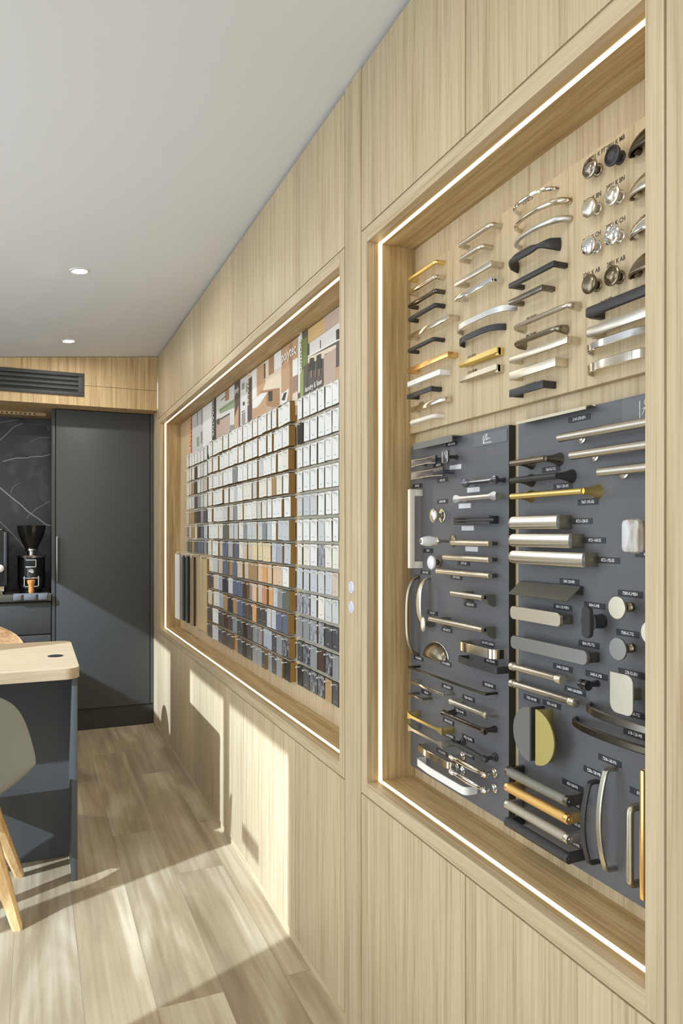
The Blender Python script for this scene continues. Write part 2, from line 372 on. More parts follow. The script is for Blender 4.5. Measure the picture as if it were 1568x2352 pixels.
# added dark sheet: the shade in the door gaps is put into its colour
b = MB()
for (y0, y1) in ((-.9, 1.643), (1.749, 4.876)):
    for z0, z1 in ((.03, ZL - .03), (ZF1 + .03, 2.44)): b.box(W + .020, W + .024, y0, y1, z0, z1, darkgap)
tag(b.done('gap_shade_sheet'), kind='structure')
# switches on the post
for py, lab in ((1349, 'round white push switch, the upper of the two on the oak post'), (1395, 'round white push switch, the lower of the two on the oak post')):
    Y, Z = onX(808, py, W); e = empty('wall_switch', (W, Y, Z), lab, 'switch', 'push switches on the oak post')
    pw = mat('switch_white', (222, 222, 234), .3); b = MB(); b.lathe([(.0155, 0), (.0155, -.002), (.014, -.0035), (.0115, -.0035), (.0115, -.001)], (0, 0, 0), 'X', pw, 32); b.done('bezel', e)
    b = MB(); b.lathe([(.0105, 0), (.0105, -.0035), (.009, -.0045)], (0, 0, 0), 'X', mat('switch_button', (205, 206, 222), .3), 28); b.done('button', e)
# ------------------------------------------------------------------ tall cupboard, drawers, bench
e = empty('tall_cupboard', (.45, YC, 0), 'tall flat charcoal cupboard with one door in the far corner under the oak bulkhead', 'cupboard')
zp = .139; xl = onY(128.5, 1200, YC)[0]; xs = onY(119, 1200, YC)[0]; xr = onY(343.5, 1200, YC)[0]
box('side_panel', xs, xl - .004, YC - .004, YS - .03, .0, ZSOF - .004, dark, e, .0008)
box('door', xl, xr, YC - .004, YC + .018, zp + .002, ZSOF - .006, dark, e, .001)
box('filler', xr + .004, W - .002, YC, YC + .018, zp + .002, ZSOF - .006, dark, e)
box('plinth', xl, W - .004, YC + .004, YC + .03, 0, zp - .002, dark2, e)
box('carcass', xl, W - .01, YC + .02, YS - .03, 0.0, ZSOF - .008, dark2, e)
d = [c for c in e.children if c.name.startswith('door')][0]
hb = MB(); _, h1 = onY(131, 1232, YC); _, h0 = onY(131, 1336, YC)
hb.box(xl - .45 - .0, xl - .45 + .003, -.030, -.002, h0, h1, mat('brushed_pull', (170, 172, 174), .3, 1.0), .0008)
hb.box(xl - .45 + .003, xl - .45 + .010, -.030, -.027, h0, h1, mat('brushed_pull', (0, 0, 0)), .0006)
hb.done('handle', d)
e = empty('base_cupboard', (-.5, YC, 0), 'low charcoal drawer unit carrying the stone benchtop behind the table', 'cupboard')
xe = xs - .004
box('carcass', -1.5, xe, YC + .02, YS - .03, .0, .865, dark2, e)
for z0, z1 in ((.651, .856), (.40, .645), (.145, .394)): box('drawer_front', -.55, xe - .002, YC, YC + .018, z0, z1, dark, e, .001)
for z0, z1 in ((.651, .856), (.40, .645), (.145, .394)): box('drawer_front', -1.2, -.554, YC, YC + .018, z0, z1, dark, e, .001)
tag(box('benchtop', -1.5, xe, YC - .02, YS - .021, .866, .907, stone_mat('bench_stone', (92, 90, 82), (124, 122, 112), 5, .04), None, .002), 'dark veined stone benchtop under the coffee machine and grinder', 'benchtop')
# ------------------------------------------------------------------ coffee grinder
chrome = mat('chrome', (215, 215, 215), .09, 1.0); gloss = mat('gloss_black', (24, 25, 27), .12, coat=.5); blk = mat('satin_black_plastic', (34, 35, 37), .4)
GY = 5.25; gx = onY(72, 1300, GY)[0]
e = empty('coffee_grinder', (gx, GY, .907), 'glossy black coffee grinder with a bell hopper and orange wooden handle on the stone bench', 'coffee grinder')
b = MB(); b.lathe([(.068, 0), (.07, .006), (.07, .02), (.074, .024), (.082, .03), (.085, .05), (.085, .225), (.083, .232)], (0, 0, 0), 'Z', gloss, 40); b.done('body', e)
b = MB(); b.lathe([(.083, .232), (.092, .236), (.093, .244), (.088, .250), (.03, .254)], (0, 0, 0), 'Z', mat('rim_metal', (205, 205, 208), .2, 1.0), 40); b.done('top_rim', e)
b = MB(); b.lathe([(.026, .252), (.026, .275), (.042, .28), (.042, .292)], (0, 0, 0), 'Z', chrome, 28); b.done('collar', e)
b = MB(); b.lathe([(.036, .29), (.044, .31), (.062, .345), (.076, .38), (.086, .415), (.090, .445), (.091, .448), (.088, .449), (.084, .446), (.06, .40)], (0, 0, 0), 'Z', mat('smoked_hopper', (34, 34, 32), .08, coat=.6), 40); b.done('hopper', e)
b = MB(); b.box(-.030, .026, -.0885, -.080, .175, .222, blk, .002); sc = b.done('display', e)
b = MB(); q = mat('screen_frame', (220, 222, 222), .3)
for r in ((-.034, .030, .217, .223), (-.034, .030, .172, .178), (.025, .030, .172, .223)): b.box(r[0], r[1], -.091, -.086, r[2], r[3], q, .001)
b.done('screen_frame', sc)
b = MB(); b.lathe([(.016, 0), (.016, .012), (.012, .013), (.010, .010)], (0, -.083, .145), (0, -1, 0), chrome, 24); b.done('dial', e)
b = MB(); b.box(-.05, .05, -.112, -.075, .098, .106, chrome, .003); b.box(-.045, -.039, -.105, -.08, .045, .115, chrome); b.box(.040, .046, -.105, -.08, .045, .115, chrome); b.box(-.045, .046, -.105, -.1, .045, .05, chrome); b.done('portafilter_fork', e)
b = MB(); b.lathe([(.010, 0), (.024, -.002), (.025, -.016), (.018, -.032), (.016, -.05), (.018, -.075), (.014, -.086)], (0, -.125, .092), 'Z', mat('orange_wood', (214, 146, 78), .35), 24); b.done('wooden_handle', e)
# espresso machine, mostly outside the picture
mx = onY(14, 1280, 5.12)[0]
e = empty('espresso_machine', (mx - .2, 5.30, .907), 'black and steel espresso machine cut off by the left edge of the picture', 'coffee machine')
b = MB(); b.box(-.2, .2, -.17, .17, .045, .40, blk, .008); b.done('body', e)
b = MB(); b.box(.185, .205, -.175, .175, .06, .405, mat('machine_steel', (96, 98, 102), .3, .9), .004); b.done('side_panel', e)
b = MB(); b.sweep(rp([(-.2, -.16, .42), (.185, -.16, .42), (.185, .15, .42)], .03), circ(.006), (0, 0, 1), chrome); b.done('cup_rail', e)
for y in (-.13, .13):
    b = MB(); b.lathe([(.02, 0), (.014, .02), (.018, .045)], (.165, y, 0), 'Z', chrome, 16); b.done('foot', e)
b = MB(); b.lathe([(.024, 0), (.024, .03), (.015, .035)], (.165, -.17, .17), (0, -1, 0), mat('ivory_knob', (226, 216, 210), .3), 20); b.done('steam_knob', e)
b = MB(); b.box(-.2, .19, -.20, -.16, .02, .055, chrome, .004); b.done('drip_tray', e)
# tamping mat over the bench edge
e = empty('tamping_mat', (gx, YC - .02, .907), 'grey rubber tamping mat folded over the front edge of the stone bench', 'mat')
gr = mat('grey_rubber', (112, 114, 118), .55); b = MB(); xa, xb2 = onY(31, 1365, YC)[0] - gx, onY(110, 1365, YC)[0] - gx
b.box(xa, xb2, -.008, .09, .0005, .006, gr, .002); b.done('top_sheet', e)
for x0, x1 in ((31, 50), (55, 83), (88, 109)):
    b = MB(); b.box(onY(x0, 1365, YC)[0] - gx, onY(x1, 1365, YC)[0] - gx, -.018, -.0015, -.032, .003, gr, .005); b.done('front_pad', e)
# ------------------------------------------------------------------ table
TX = .158; TY0, TY1 = 2.85, 3.607
e = empty('work_table', (-.6, 3.2, 0), 'oak-topped table with a charcoal end panel, its top catching the sun at left', 'table')
def rrect(x0, x1, y0, y1, r, n=6):
    out = []
    for cx, cy, a0 in ((x1 - r, y0 + r, -90), (x1 - r, y1 - r, 0), (x0 + r, y1 - r, 90), (x0 + r, y0 + r, 180)):
        for i in range(n + 1):
            a = math.radians(a0 + 90 * i / n); out.append((cx + r * math.cos(a), cy + r * math.sin(a)))
    return out
b = MB(); pr = rrect(-1.45 + .6, TX + .6, TY0 - 3.2, TY1 - 3.2, .055)
rs = [[(x, y, .760) for x, y in pr], [(x, y, .797) for x, y in pr]]
rs.append([(x * .999, y * .999, .800) for x, y in pr]); b.rings(rs, tblX); b.done('table_top', e)
box('end_panel', TX - .028, TX - .008, TY0 + .02, TY1 - .03, 0, .7598, dark, e, .001)
box('modesty_panel', -1.4, TX - .028, 3.108, 3.126, .0, .7598, dark, e)
box('end_panel', -1.42, -1.40, TY0 + .02, TY1 - .03, 0, .7598, dark, e, .001)
cgx, cgy = onZ(127, 1507, .80)
e = empty('cable_grommet', (cgx, cgy, .80), 'small round black cable grommet sunk in the sunlit table top', 'cable grommet')
b = MB(); b.lathe([(.028, 0), (.030, .002), (.026, .0028), (.001, .0022)], (0, 0, 0), 'Z', blk, 28); b.done('cap', e)
b = MB(); b.box(-.02, .004, -.012, -.008, .0026, .0034, chrome); b.done('flap', e)
# ------------------------------------------------------------------ chairs
def chair(loc, rz, shell_m, label, name):
    e = empty(name, loc, label, 'chair'); e.rotation_euler = (0, 0, rz)
    prof = [(.225, .405, .190, .00, .0), (.20, .420, .210, .015, .0), (.10, .408, .230, .055, .0), (-.02, .392, .250, .095, .0), (-.12, .392, .264, .115, .02),
            (-.19, .425, .268, .100, .05), (-.228, .49, .266, .055, .10), (-.25, .60, .250, .01, .125), (-.265, .69, .232, -.01, .105), (-.275, .76, .205, -.02, .075), (-.28, .805, .160, -.03, .045), (-.28, .818, .12, -.03, .03)]
    N = 18; pts = []
    for (y, z, hw, lift, fwd) in prof:
        row = []
        for j in range(N + 1):
            s = -1 + 2 * j / N; k = abs(s) ** 2.4
            row.append(Vector((hw * math.sin(s * math.pi / 2) if False else hw * s, y + fwd * k, z + lift * k)))
        pts.append(row)
    b = MB(); k = b.slot(shell_m); th = .007
    def nrm(i, j):
        a = pts[min(i + 1, len(pts) - 1)][j] - pts[max(i - 1, 0)][j]; c = pts[i][min(j + 1, N)] - pts[i][max(j - 1, 0)]
        return c.cross(a).normalized()
    T = [[b.bm.verts.new(p) for p in r] for r in pts]; U = [[b.bm.verts.new(pts[i][j] + nrm(i, j) * th) for j in range(N + 1)] for i in range(len(pts))]
    for i in range(len(pts) - 1):
        for j in range(N):
            for A in (T, U): b.bm.faces.new([A[i][j], A[i][j + 1], A[i + 1][j + 1], A[i + 1][j]])
        for j in (0, N): b.bm.faces.new([T[i][j], T[i + 1][j], U[i + 1][j], U[i][j]])
    for i in (0, len(pts) - 1):
        for j in range(N): b.bm.faces.new([T[i][j], T[i][j + 1], U[i][j + 1], U[i][j]])
    sh = b.done('seat_shell', e, ang=50); md = sh.modifiers.new('s', 'SUBSURF'); md.levels = 1; md.render_levels = 2
    b = MB(); b.box(-.11, .11, -.11, .11, .375, .390, blk, .004); b.done('seat_bracket', e)
    for sx in (-1, 1):
        for sy in (-1, 1):
            b = MB(); top = Vector((sx * .095, sy * .09, .384)); bot = Vector((sx * .213, sy * .200, 0))
            r0, r1 = .017, .024; rs = []
            for t, r in ((0, r0 * .85), (.02, r0), (.3, .022), (.8, .027), (1, .024)):
                p = bot.lerp(top, t); rs.append([p + Vector((r * x, r * y, 0)) for x, y in ((-1, -.55), (-.55, -1), (.55, -1), (1, -.55), (1, .55), (.55, 1), (-.55, 1), (-1, .55))])
            b.rings(rs, legW); b.done('leg', e)
    return e
chair((-.262, 2.795, 0), 0, mat('grey_shell', (142, 144, 138), .35), 'grey moulded bucket chair with splayed beech legs in front of the table', 'shell_chair')
chair((-.262, 3.98, 0), math.pi, venX, 'brown wooden-backed chair behind the table, only its rounded top showing', 'wooden_chair')
# ================================================================== colour chips in the long recess
PAL = {'W': ((232, 232, 228), 'white'), 'w': ((228, 224, 212), 'warm white'), 'g': ((202, 204, 202), 'pale grey'), 's': ((196, 200, 204), 'silver grey'),
       'G': ((140, 143, 144), 'mid grey'), 'B': ((98, 108, 128), 'slate blue'), 'b': ((164, 172, 184), 'pale blue grey'), 'n': ((52, 58, 70), 'navy'),
       't': ((206, 192, 172), 'beige'), 'y': ((226, 208, 168), 'cream yellow'), 'p': ((222, 190, 160), 'peach'), 'o': ((218, 164, 110), 'orange tan'),
       'r': ((196, 142, 116), 'terracotta'), 'm': ((146, 132, 134), 'mauve grey'), 'v': ((100, 108, 98), 'sage green'), 'k': ((76, 77, 80), 'charcoal'),
       'K': ((44, 44, 46), 'near black'), 'd': ((76, 60, 52), 'dark brown'), 'u': ((166, 138, 100), 'tan brown'), 'M': ((150, 152, 166), 'marbled grey'),
       'X': ((70, 72, 78), 'black marbled'), 'l': ((226, 214, 190), 'pale striped')}
core = mat('board_core', (150, 114, 60), .7); core_d = mat('dark_core', (78, 70, 56), .6); ink = mat('chip_print', (160, 160, 158), .6)
def marble_chip(nm, a, c): return stone_mat(nm, a, c, 26, .06)
CM = {}
def chip_mat(k):
    if k not in CM:
        rgb = PAL[k][0]
        CM[k] = marble_chip('chip_' + k, (172, 173, 180), (108, 109, 118)) if k == 'M' else marble_chip('chip_' + k, (66, 68, 74), (150, 152, 158)) if k == 'X' else mat('chip_' + PAL[k][1].replace(' ', '_'), rgb, .38)
    return CM[k]
CHM = {}
def chip_mesh(k, wq, deep, edge):
    """one deck of chips: local x = into room (-), y = along wall, z = up from the bottom edge"""
    key = (k, round(wq, 3), round(deep, 3), edge.name)
    if key in CHM: return CHM[key]
    b = MB(); n = max(1, round(deep / .0065)); t = deep / n; h = .0735
    rnd = random.Random(sum(ord(c) for c in k) * 7 + int(wq * 1e4))
    for i in range(n):
        dy = 0 if i == 0 else rnd.uniform(-.0012, .0012); x0 = i * t
        top = i == 0
        b.box(x0 + (.0007 if top else .0002), x0 + t - .0002, -wq / 2 + dy, wq / 2 + dy, 0 + abs(dy), h, edge)
        if top: b.box(x0, x0 + .0007, -wq / 2, wq / 2, 0, h, chip_mat(k))
    if k in 'WwgsytpMk' and wq > .035:
        for y0, y1, z0, z1 in ((-.10, .22, .012, .0145), (-.32, -.08, .060, .0622), (-.30, .28, .064, .0662), (-.30, -.12, .055, .0568)):
            b.poly([(-.0002, wq * y0, z0), (-.0002, wq * y1, z0), (-.0002, wq * y1, z1), (-.0002, wq * y0, z1)], ink)
    if k == 'l':
        for i in range(7): b.poly([(-.0002, -wq / 2, .006 + i * .0095), (-.0002, wq / 2, .004 + i * .0095), (-.0002, wq / 2, .006 + i * .0095), (-.0002, -wq / 2, .008 + i * .0095)], ink)
    bmesh.ops.recalc_face_normals(b.bm, faces=b.bm.faces[:])
    me = bpy.data.meshes.new('colour_chip'); b.bm.to_mesh(me); b.bm.free()
    for m in b.mats: me.materials.append(m)
    CHM[key] = me; return me
ORD = ['top', 'second', 'third', 'fourth', 'fifth', 'sixth', 'seventh', 'eighth', 'ninth', 'tenth', 'eleventh', 'bottom', 'thirteenth', 'fourteenth', 'fifteenth', 'last']
COLN = ['first', 'second', 'third', 'fourth', 'fifth', 'sixth', 'seventh', 'eighth', 'ninth', 'tenth', 'eleventh', 'twelfth', 'thirteenth', 'fourteenth', 'fifteenth', 'sixteenth']
PITCH = .0870; ZTOP = 1.786
acr = mat('rail_acrylic', (196, 190, 174), .25, coat=.2); pegm = mat('peg_white', (232, 230, 222), .25)
def block(xs, xf, deep, rows, edge, bname, zt=ZTOP, nrow=12, low='bottom'):
    g = 'colour chips in the ' + bname
    ys = [(onX(a, 1200, xf)[0], onX(c, 1200, xf)[0]) for a, c in xs]
    y_l, y_r = ys[0][0], ys[-1][1]
    pb = MB(); pb.lathe([(.0018, 0), (.0018, -.030 + (.89 - xf - deep) * 0)], (0, 0, 0), 'X', pegm, 6); pb.lathe([(.0032, -.030), (.0032, -.0335)], (0, 0, 0), 'X', pegm, 8)
    po = pb.done('peg'); pmesh = po.data; bpy.data.objects.remove(po)
    for r in range(nrow):
        zb = zt - .074 - PITCH * r
        e = empty('chip_rail', (XB, (y_l + y_r) / 2, zb + .0735), 'slim clear rail of the %s chip row in the %s' % (ORD[r] if not (r == nrow - 1) else 'bottom', bname), 'rail', 'chip rails in the ' + bname)
        cy = e.location.y
        q = MB(); q.box(xf + deep + .0008 - XB, -.0003, y_r - cy, y_l - cy, -.006, .0115, acr); q.box(xf + .004 - XB, -.0003, y_r - cy, y_l - cy, .0035, .0055, acr)
        q.done('strip', e)
        for c, (a, d) in enumerate(ys):
            k = rows[r][c]
            if k == '.': continue
            wq = abs(a - d) * (1 if (r * 7 + c * 5) % 6 else .86); ym = (a + d) / 2
            rn = random.Random(r * 40 + c + len(bname)); tilt = rn.uniform(-.03, .03); big = deep > .02; jy = rn.uniform(-.003, .003) if big else rn.uniform(-.0015, .0015); jx = rn.choice([0, 0, .003, .006, -.002]) if big else 0
            o = bpy.data.objects.new('colour_chip', chip_mesh(k, wq, deep, edge)); COL.objects.link(o)
            o.location = (xf + jx, ym + jy, zb + rn.uniform(-.0015, .0008)); o.rotation_euler = (tilt, 0, 0)
            tag(o, '%s colour chip, %s row, %s from left in the %s' % (PAL[k][1], ORD[r] if r != nrow - 1 else 'bottom', COLN[c], bname), 'colour sample', g)
            p = bpy.data.objects.new('peg', pmesh); COL.objects.link(p); p.parent = e; p.location = (xf - XB + .018 if deep < .018 else xf - XB + .018, ym - cy, .0735 + zb - e.location.z - .0065)
MX = [(477.8, 486.5), (488, 500.8), (502, 511), (512.4, 523.2), (524.5, 534.2), (535, 544.6), (545.6, 557), (558.2, 567.6), (568.4, 578.6), (580, 590), (591, 600.6), (601.6, 612), (614, 623.2), (624.2, 633.8), (635, 647.4), (648.8, 663)]
MR = ['WWWWWWWWWWWWWWWW', 'WWWWWWWWWWWWWWWW', 'WWwWWGWWWWgWWWWw', 'WWWWWsWwwgwwwuwW', 'WWwggGwwWwgwWWWW', 'WWwvgswGgggGsWss', 'wWtBbBwttyyyysbs', 'wgtBuBttuupopppW',
      'klbngBBdmptrogGv', 'lwbunuBkkokkgsBB', 'kWkdkGkKkGGbbkGX', 'kskdkukKkGGkGkGK']
block(MX, .8595, .0262, MR, core, 'wide middle block')
RX = [(682.5, 694), (696.3, 710.5), (712, 727.5), (730.2, 744.5), (746.5, 761.5), (763, 777.5)]
RR = ['WWWWWW', 'KWWWWW', 'WWWWWW', 'WWWWWW', 'gsgWWW', 'WWWgWW', 'wwWMww', 'sssgst', 'MMgwgg', 'GGMMkk', 'kXGdXG', 'KkXXuk']
block(RX, .878, .0095, RR, core_d, 'right block')
LX = [(429, 433.5), (434.5, 439.5), (440.5, 446), (447, 452.5), (453.5, 459.5), (460.5, 467), (468, 475.5)]
LR = ['WWWWWWW', 'wwwKwgW', 'wtuKwgt', 'wwgdGgw', 'tuudKGk', 'BtuyKBs', 'kkukBBG']
block(LX, .877, .011, LR, core_d, 'far left block', nrow=7)
# ------------------------------------------------------------------ long hanging door samples
hk = mat('hook_white', (230, 224, 210), .3)
def sample(x0, x1, y0, y1, X, face, side, label, layers=1, th=.014):
    ya, zt = onX(x0, y0, X); yb, _ = onX(x1, y0, X); _, zb = onX((x0 + x1) / 2, y1, X)
    e = empty('door_sample', (X, (ya + yb) / 2, zb), label, 'material sample', 'hanging door samples'); hw = (ya - yb) / 2; H = zt - zb
    for i in range(layers):
        b = MB(); b.box(i * th, i * th + th - .001, -hw + i * .002, hw - i * .002, 0, H, side); b.box(-.0008, 0, -hw, hw, 0, H, face) if i == 0 else None
        b.done('sample_board', e)
    b = MB(); b.sweep(rp([(XB - X - .001, 0, H + .012), (-.006, 0, H + .012), (-.006, 0, H - .008)], .004), circ(.0025, 8), (0, 1, 0), hk); b.done('hook', e)
sample(402, 412.5, 1272, 1421, .828, mat('sample_white', (222, 224, 222), .35), mat('sample_side_grey', (150, 152, 150), .4), 'long white door sample hanging at the far left of the recess', 1)
sample(418.5, 422, 1276, 1425, .842, mat('sample_graphite', (66, 67, 68), .4), mat('sample_side_dark', (40, 40, 42), .5), 'long dark grey door sample, first dark one beside the white sample', 1)
sample(426, 431, 1277, 1430, .848, mat('sample_green_grey', (84, 88, 84), .4), mat('sample_side_black', (24, 22, 18), .5), 'long green grey door sample with a black edge, second dark one beside the white sample', 1)
sample(437, 444.5, 1279, 1436, .850, mat('sample_taupe', (150, 128, 100), .45), mat('sample_side_brown', (60, 44, 22), .5), 'long taupe brown door sample between the dark samples and the oak sample', 1)
sample(452.5, 475.5, 1281, 1447, .868, wood('sample_oak', (206, 186, 148), (190, 168, 126), (166, 142, 100), 'Z', fine=.5), core, 'long wide oak door sample, rightmost of the hanging door samples', 1)
# ------------------------------------------------------------------ brochures standing above the chips
XP = .884
PC = {'grey': (196, 198, 196), 'white': (226, 226, 222), 'lt': (212, 210, 206), 'char': (72, 70, 66), 'brown': (96, 84, 78), 'green': (118, 128, 78), 'lime': (150, 158, 104), 'leaf': (140, 158, 126),
      'tan': (190, 156, 124), 'tan2': (168, 132, 100), 'rose': (188, 166, 152), 'orange': (196, 92, 44), 'oak': (204, 172, 122), 'mid': (150, 148, 144), 'dk': (98, 92, 86), 'taupe': (158, 132, 112), 'cream': (222, 206, 184), 'blk': (44, 44, 44)}
def pm(k): return mat('print_' + k, PC[k], .6, spec=.2)
def brochure(x0, x1, base, patches, texts, label, zb=1.735):
    ya = onX(x0, 900, XP)[0]; yb = onX(x1, 900, XP)[0]; zt = ZO1 - .004; O = Vector((XP, (ya + yb) / 2, zb))
    b = MB(); hw = (ya - yb) / 2 - .0006; b.box(0, .005, -hw, hw, 0, zt - zb, pm(base))
    for i, (k, pts) in enumerate(patches):
        P = []
        for x, y in pts:
            yy, zz = onX(x, y, XP); P.append(Vector((-.0003 - i * .00008, max(-hw, min(hw, yy - O.y)), max(0.001, min(zt - zb - .0005, zz - O.z)))))
        b.poly(P, pm(k))
    for s, x, y, size, vert, col in texts:
        yy, zz = onX(x, y, XP)
        text_into(b, s, size, (-.003, yy - O.y, zz - O.z), (0, 0, -1) if vert else (0, -1, 0), (0, -1, 0) if vert else (0, 0, 1), mat('print_text_' + col, {'w': (238, 236, 228), 'c': (236, 226, 190)}[col], .4))
    o = b.done('brochure', None, O, smooth=False); tag(o, label, 'brochure', 'brochures above the colour chips')
brochure(436, 487, 'grey', [('orange', [(436, 940), (441, 940), (441, 1075), (436, 1075)]), ('white', [(466, 900), (486, 900), (486, 1040), (466, 1040)]), ('mid', [(452, 948), (454.5, 946), (454.5, 975), (452, 977)]), ('mid', [(462, 942), (465, 940), (465, 975), (462, 977)]),
                            ('leaf', [(452, 1005), (457, 1003), (457, 1024), (452, 1026)]), ('mid', [(461, 992), (465, 990), (465, 1018), (461, 1020)])], [('LAMINATES', 438.4, 995, .05, True, 'c')], 'pale grey brochure with a thin orange spine at the far left')
brochure(487.4, 538, 'lt', [('char', [(487, 900), (496.5, 900), (496.5, 1040), (487, 1040)]), ('tan2', [(517, 880), (526, 878), (526, 918), (517, 922)]), ('leaf', [(504, 940), (538, 916), (538, 936), (504, 951)]),
                            ('rose', [(497, 970), (528, 952), (528, 1010), (497, 1010)]), ('dk', [(497, 966), (528, 948), (528, 952), (497, 970)]), ('dk', [(498, 963), (504, 961), (505, 974), (498, 976)]), ('blk', [(507, 919), (518, 909), (518, 911), (507, 921)]), ('mid', [(528, 977), (538, 975), (538, 990), (528, 992)])],
         [('DECORATIVE', 490.5, 948, .042, True, 'w')], 'kitchen brochure with a charcoal spine and a strip of green garden window')
brochure(538.6, 551, 'brown', [('dk', [(545, 912), (551, 909), (551, 918), (545, 921)]), ('tan', [(538.6, 960), (548, 930), (548, 1010), (538.6, 1010)])], [('poly', 545, 896, .040, False, 'w')], 'narrow brown brochure edge reading poly in white')
brochure(551.5, 568, 'lt', [('mid', [(555, 882), (562, 877), (562, 892), (555, 896)]), ('leaf', [(565, 880), (568, 878), (568, 900), (565, 902)]), ('char', [(557.5, 924), (562, 922), (562, 930), (557.5, 932)]), ('mid', [(555, 950), (563, 946), (563, 975), (555, 978)]), ('char', [(555, 946), (562, 942), (562, 944), (555, 948)])], [], 'pale grey brochure showing small dark appliances next to the brown spine')
brochure(568.5, 646, 'cream', [('brown', [(568.5, 872), (579, 864), (579, 990), (568.5, 990)]), ('white', [(579, 850), (589, 844), (589, 912), (579, 918)]), ('tan', [(590, 842), (609, 834), (609, 880), (600, 905), (590, 910)]), ('dk', [(606, 836), (609.5, 834), (609.5, 868), (606, 870)]), ('tan2', [(617, 824), (629, 815), (629, 856), (617, 863)]), ('white', [(630, 812), (646, 802), (646, 842), (630, 852)]),
                              ('tan2', [(598, 898), (642, 891), (642, 950), (598, 950)]), ('char', [(616, 899), (626, 897), (626, 921), (617, 922)]), ('white', [(580, 922), (601, 903), (615, 901), (596, 930), (586, 937), (580, 938)]), ('tan', [(580, 938), (590, 937), (612, 908), (612, 950), (580, 985)]), ('rose', [(612, 932), (640, 938), (640, 960), (612, 960)])],
         [('SURFACES', 570.8, 893, .034, True, 'c')], 'wide wood-toned kitchen brochure showing a white island bench')
brochure(646.5, 684, 'tan', [('tan2', [(665, 790), (671, 786), (671, 940), (665, 940)]), ('white', [(672, 828), (684, 821), (684, 860), (672, 866)]), ('white', [(646, 905), (664, 892), (658, 925), (646, 930)]), ('char', [(645, 920), (652, 903), (659, 900), (654, 920)]), ('taupe', [(672, 866), (684, 860), (684, 895), (672, 902)]), ('cream', [(672, 905), (684, 899), (684, 930), (670, 935)])],
         [('polytec', 664, 812, .058, False, 'w')], 'tan brochure with the white word polytec near its top')
brochure(684.5, 706.5, 'dk', [('white', [(684, 760), (694, 755), (694, 783), (689, 786), (689, 900), (684, 905)]), ('green', [(689, 782), (706, 772), (706, 835), (689, 850)]), ('lime', [(689, 850), (697, 846), (697, 912), (689, 914)])], [('BENCHTOPS', 692.3, 811, .026, True, 'w')], 'green-spined brochure reading BENCHTOPS')
brochure(707, 781, 'dk', [('oak', [(707, 754), (779, 705), (779, 739), (707, 790)]), ('rose', [(745, 725), (781, 700), (781, 739), (745, 763)]), ('lt', [(711, 788), (781, 739), (781, 778), (711, 818)]), ('white', [(706, 818), (781, 777), (781, 780), (706, 822)]), ('char', [(772, 758), (781, 754), (781, 778), (772, 781)]), ('char', [(735, 782), (737, 781), (737, 799), (735, 800)]),
                          ('cream', [(707, 822), (772, 791), (772, 800), (745, 815), (745, 822), (707, 835)]), ('rose', [(744, 818), (772, 798), (772, 885), (744, 890)]), ('char', [(712, 823), (722, 821), (722, 850), (708, 854)]), ('char', [(727, 817), (738, 812), (739, 845), (727, 848)]), ('tan', [(771, 845), (781, 840), (781, 880), (771, 885)]),
                          ('taupe', [(714, 851), (717, 850), (717, 868), (714, 869)]), ('taupe', [(724, 848), (726, 847), (726, 866), (724, 867)]), ('taupe', [(732, 848), (735, 847), (735, 862), (732, 863)])],
         [('laundry & linen', 721, 886, .027, False, 'w')], 'large kitchen brochure showing dark bar stools, at the right end above the chips', zb=1.75)
# ================================================================== display boards and sample handles
XO = .874; XD = .873
def ynum(px, X): return onX(px, 1200, X)[0]
e = empty('sample_board', (XO, 1.16, 1.552), 'upper oak display board carrying handles and knobs above the two charcoal boards', 'display board')
OB = e
box('board', XO, XB - .0005, .735, 1.6055, 1.552, 1.950, oakZ, e, .0006)
e = empty('sample_board', (XD, 1.396, .717), 'charcoal display board on the left with a script logo in its top right corner', 'display board'); LB = e
blkb = mat('board_charcoal', (88, 89, 93), .42, bump=(900, .1)); bedge = mat('board_edge_black', (30, 30, 28), .5)
def dark_board(e, y0, y1):
    b = MB(); o = e.location
    b.box(XD - o.x, XD + .001 - o.x, y0 - o.y, y1 - o.y, .717 - o.z, 1.518 - o.z, blkb); b.box(XD + .001 - o.x, XB - .0005 - o.x, y0 - o.y, y1 - o.y, .717 - o.z, 1.518 - o.z, bedge); b.done('board', e)
dark_board(e, 1.1935, 1.600)
e = empty('sample_board', (XD, .95, .717), 'charcoal display board on the right carrying the wide brushed handles', 'display board'); RB = e
dark_board(e, .735, 1.1625)
tape = mat('label_black', (34, 35, 42), .4); lett = mat('label_lettering', (228, 228, 226), .5); wtape = mat('label_white', (206, 206, 208), .5); inkb = mat('print_black', (52, 44, 34), .6)
def label(board, s, px, py, X, wd=.050, ht=.0105, style='d', size=.0075):
    y, z = onX(px, py, X); O = board.location; c = Vector((X - O.x, y - O.y, z - O.z)); b = MB()
    if style != 'p': b.box(c.x - .0006, c.x, c.y - wd / 2, c.y + wd / 2, c.z - ht / 2, c.z + ht / 2, wtape if style == 'w' else tape)
    if s: text_into(b, s, size, (c.x - (.0009 if style != 'p' else .0005), c.y, c.z), (0, -1, 0), (0, 0, 1), inkb if style == 'p' else lett, stretch=.78 if style != 'p' else .8)
    b.done('label_sticker' if style != 'p' else 'printed_code', board, smooth=False)
for s, x, y in (('2801 K MB', 1413, 328), ('2801 K PT', 1371, 356), ('2801 K BN', 1413, 421), ('2741 K BN', 1360, 456), ('2801 K CH', 1413, 513), ('2741 K CH', 1359, 545), ('2801 K AB', 1414, 601), ('2741 K AB', 1358, 627)):
    label(OB, s, x, y, XO, style='p', size=.0115)
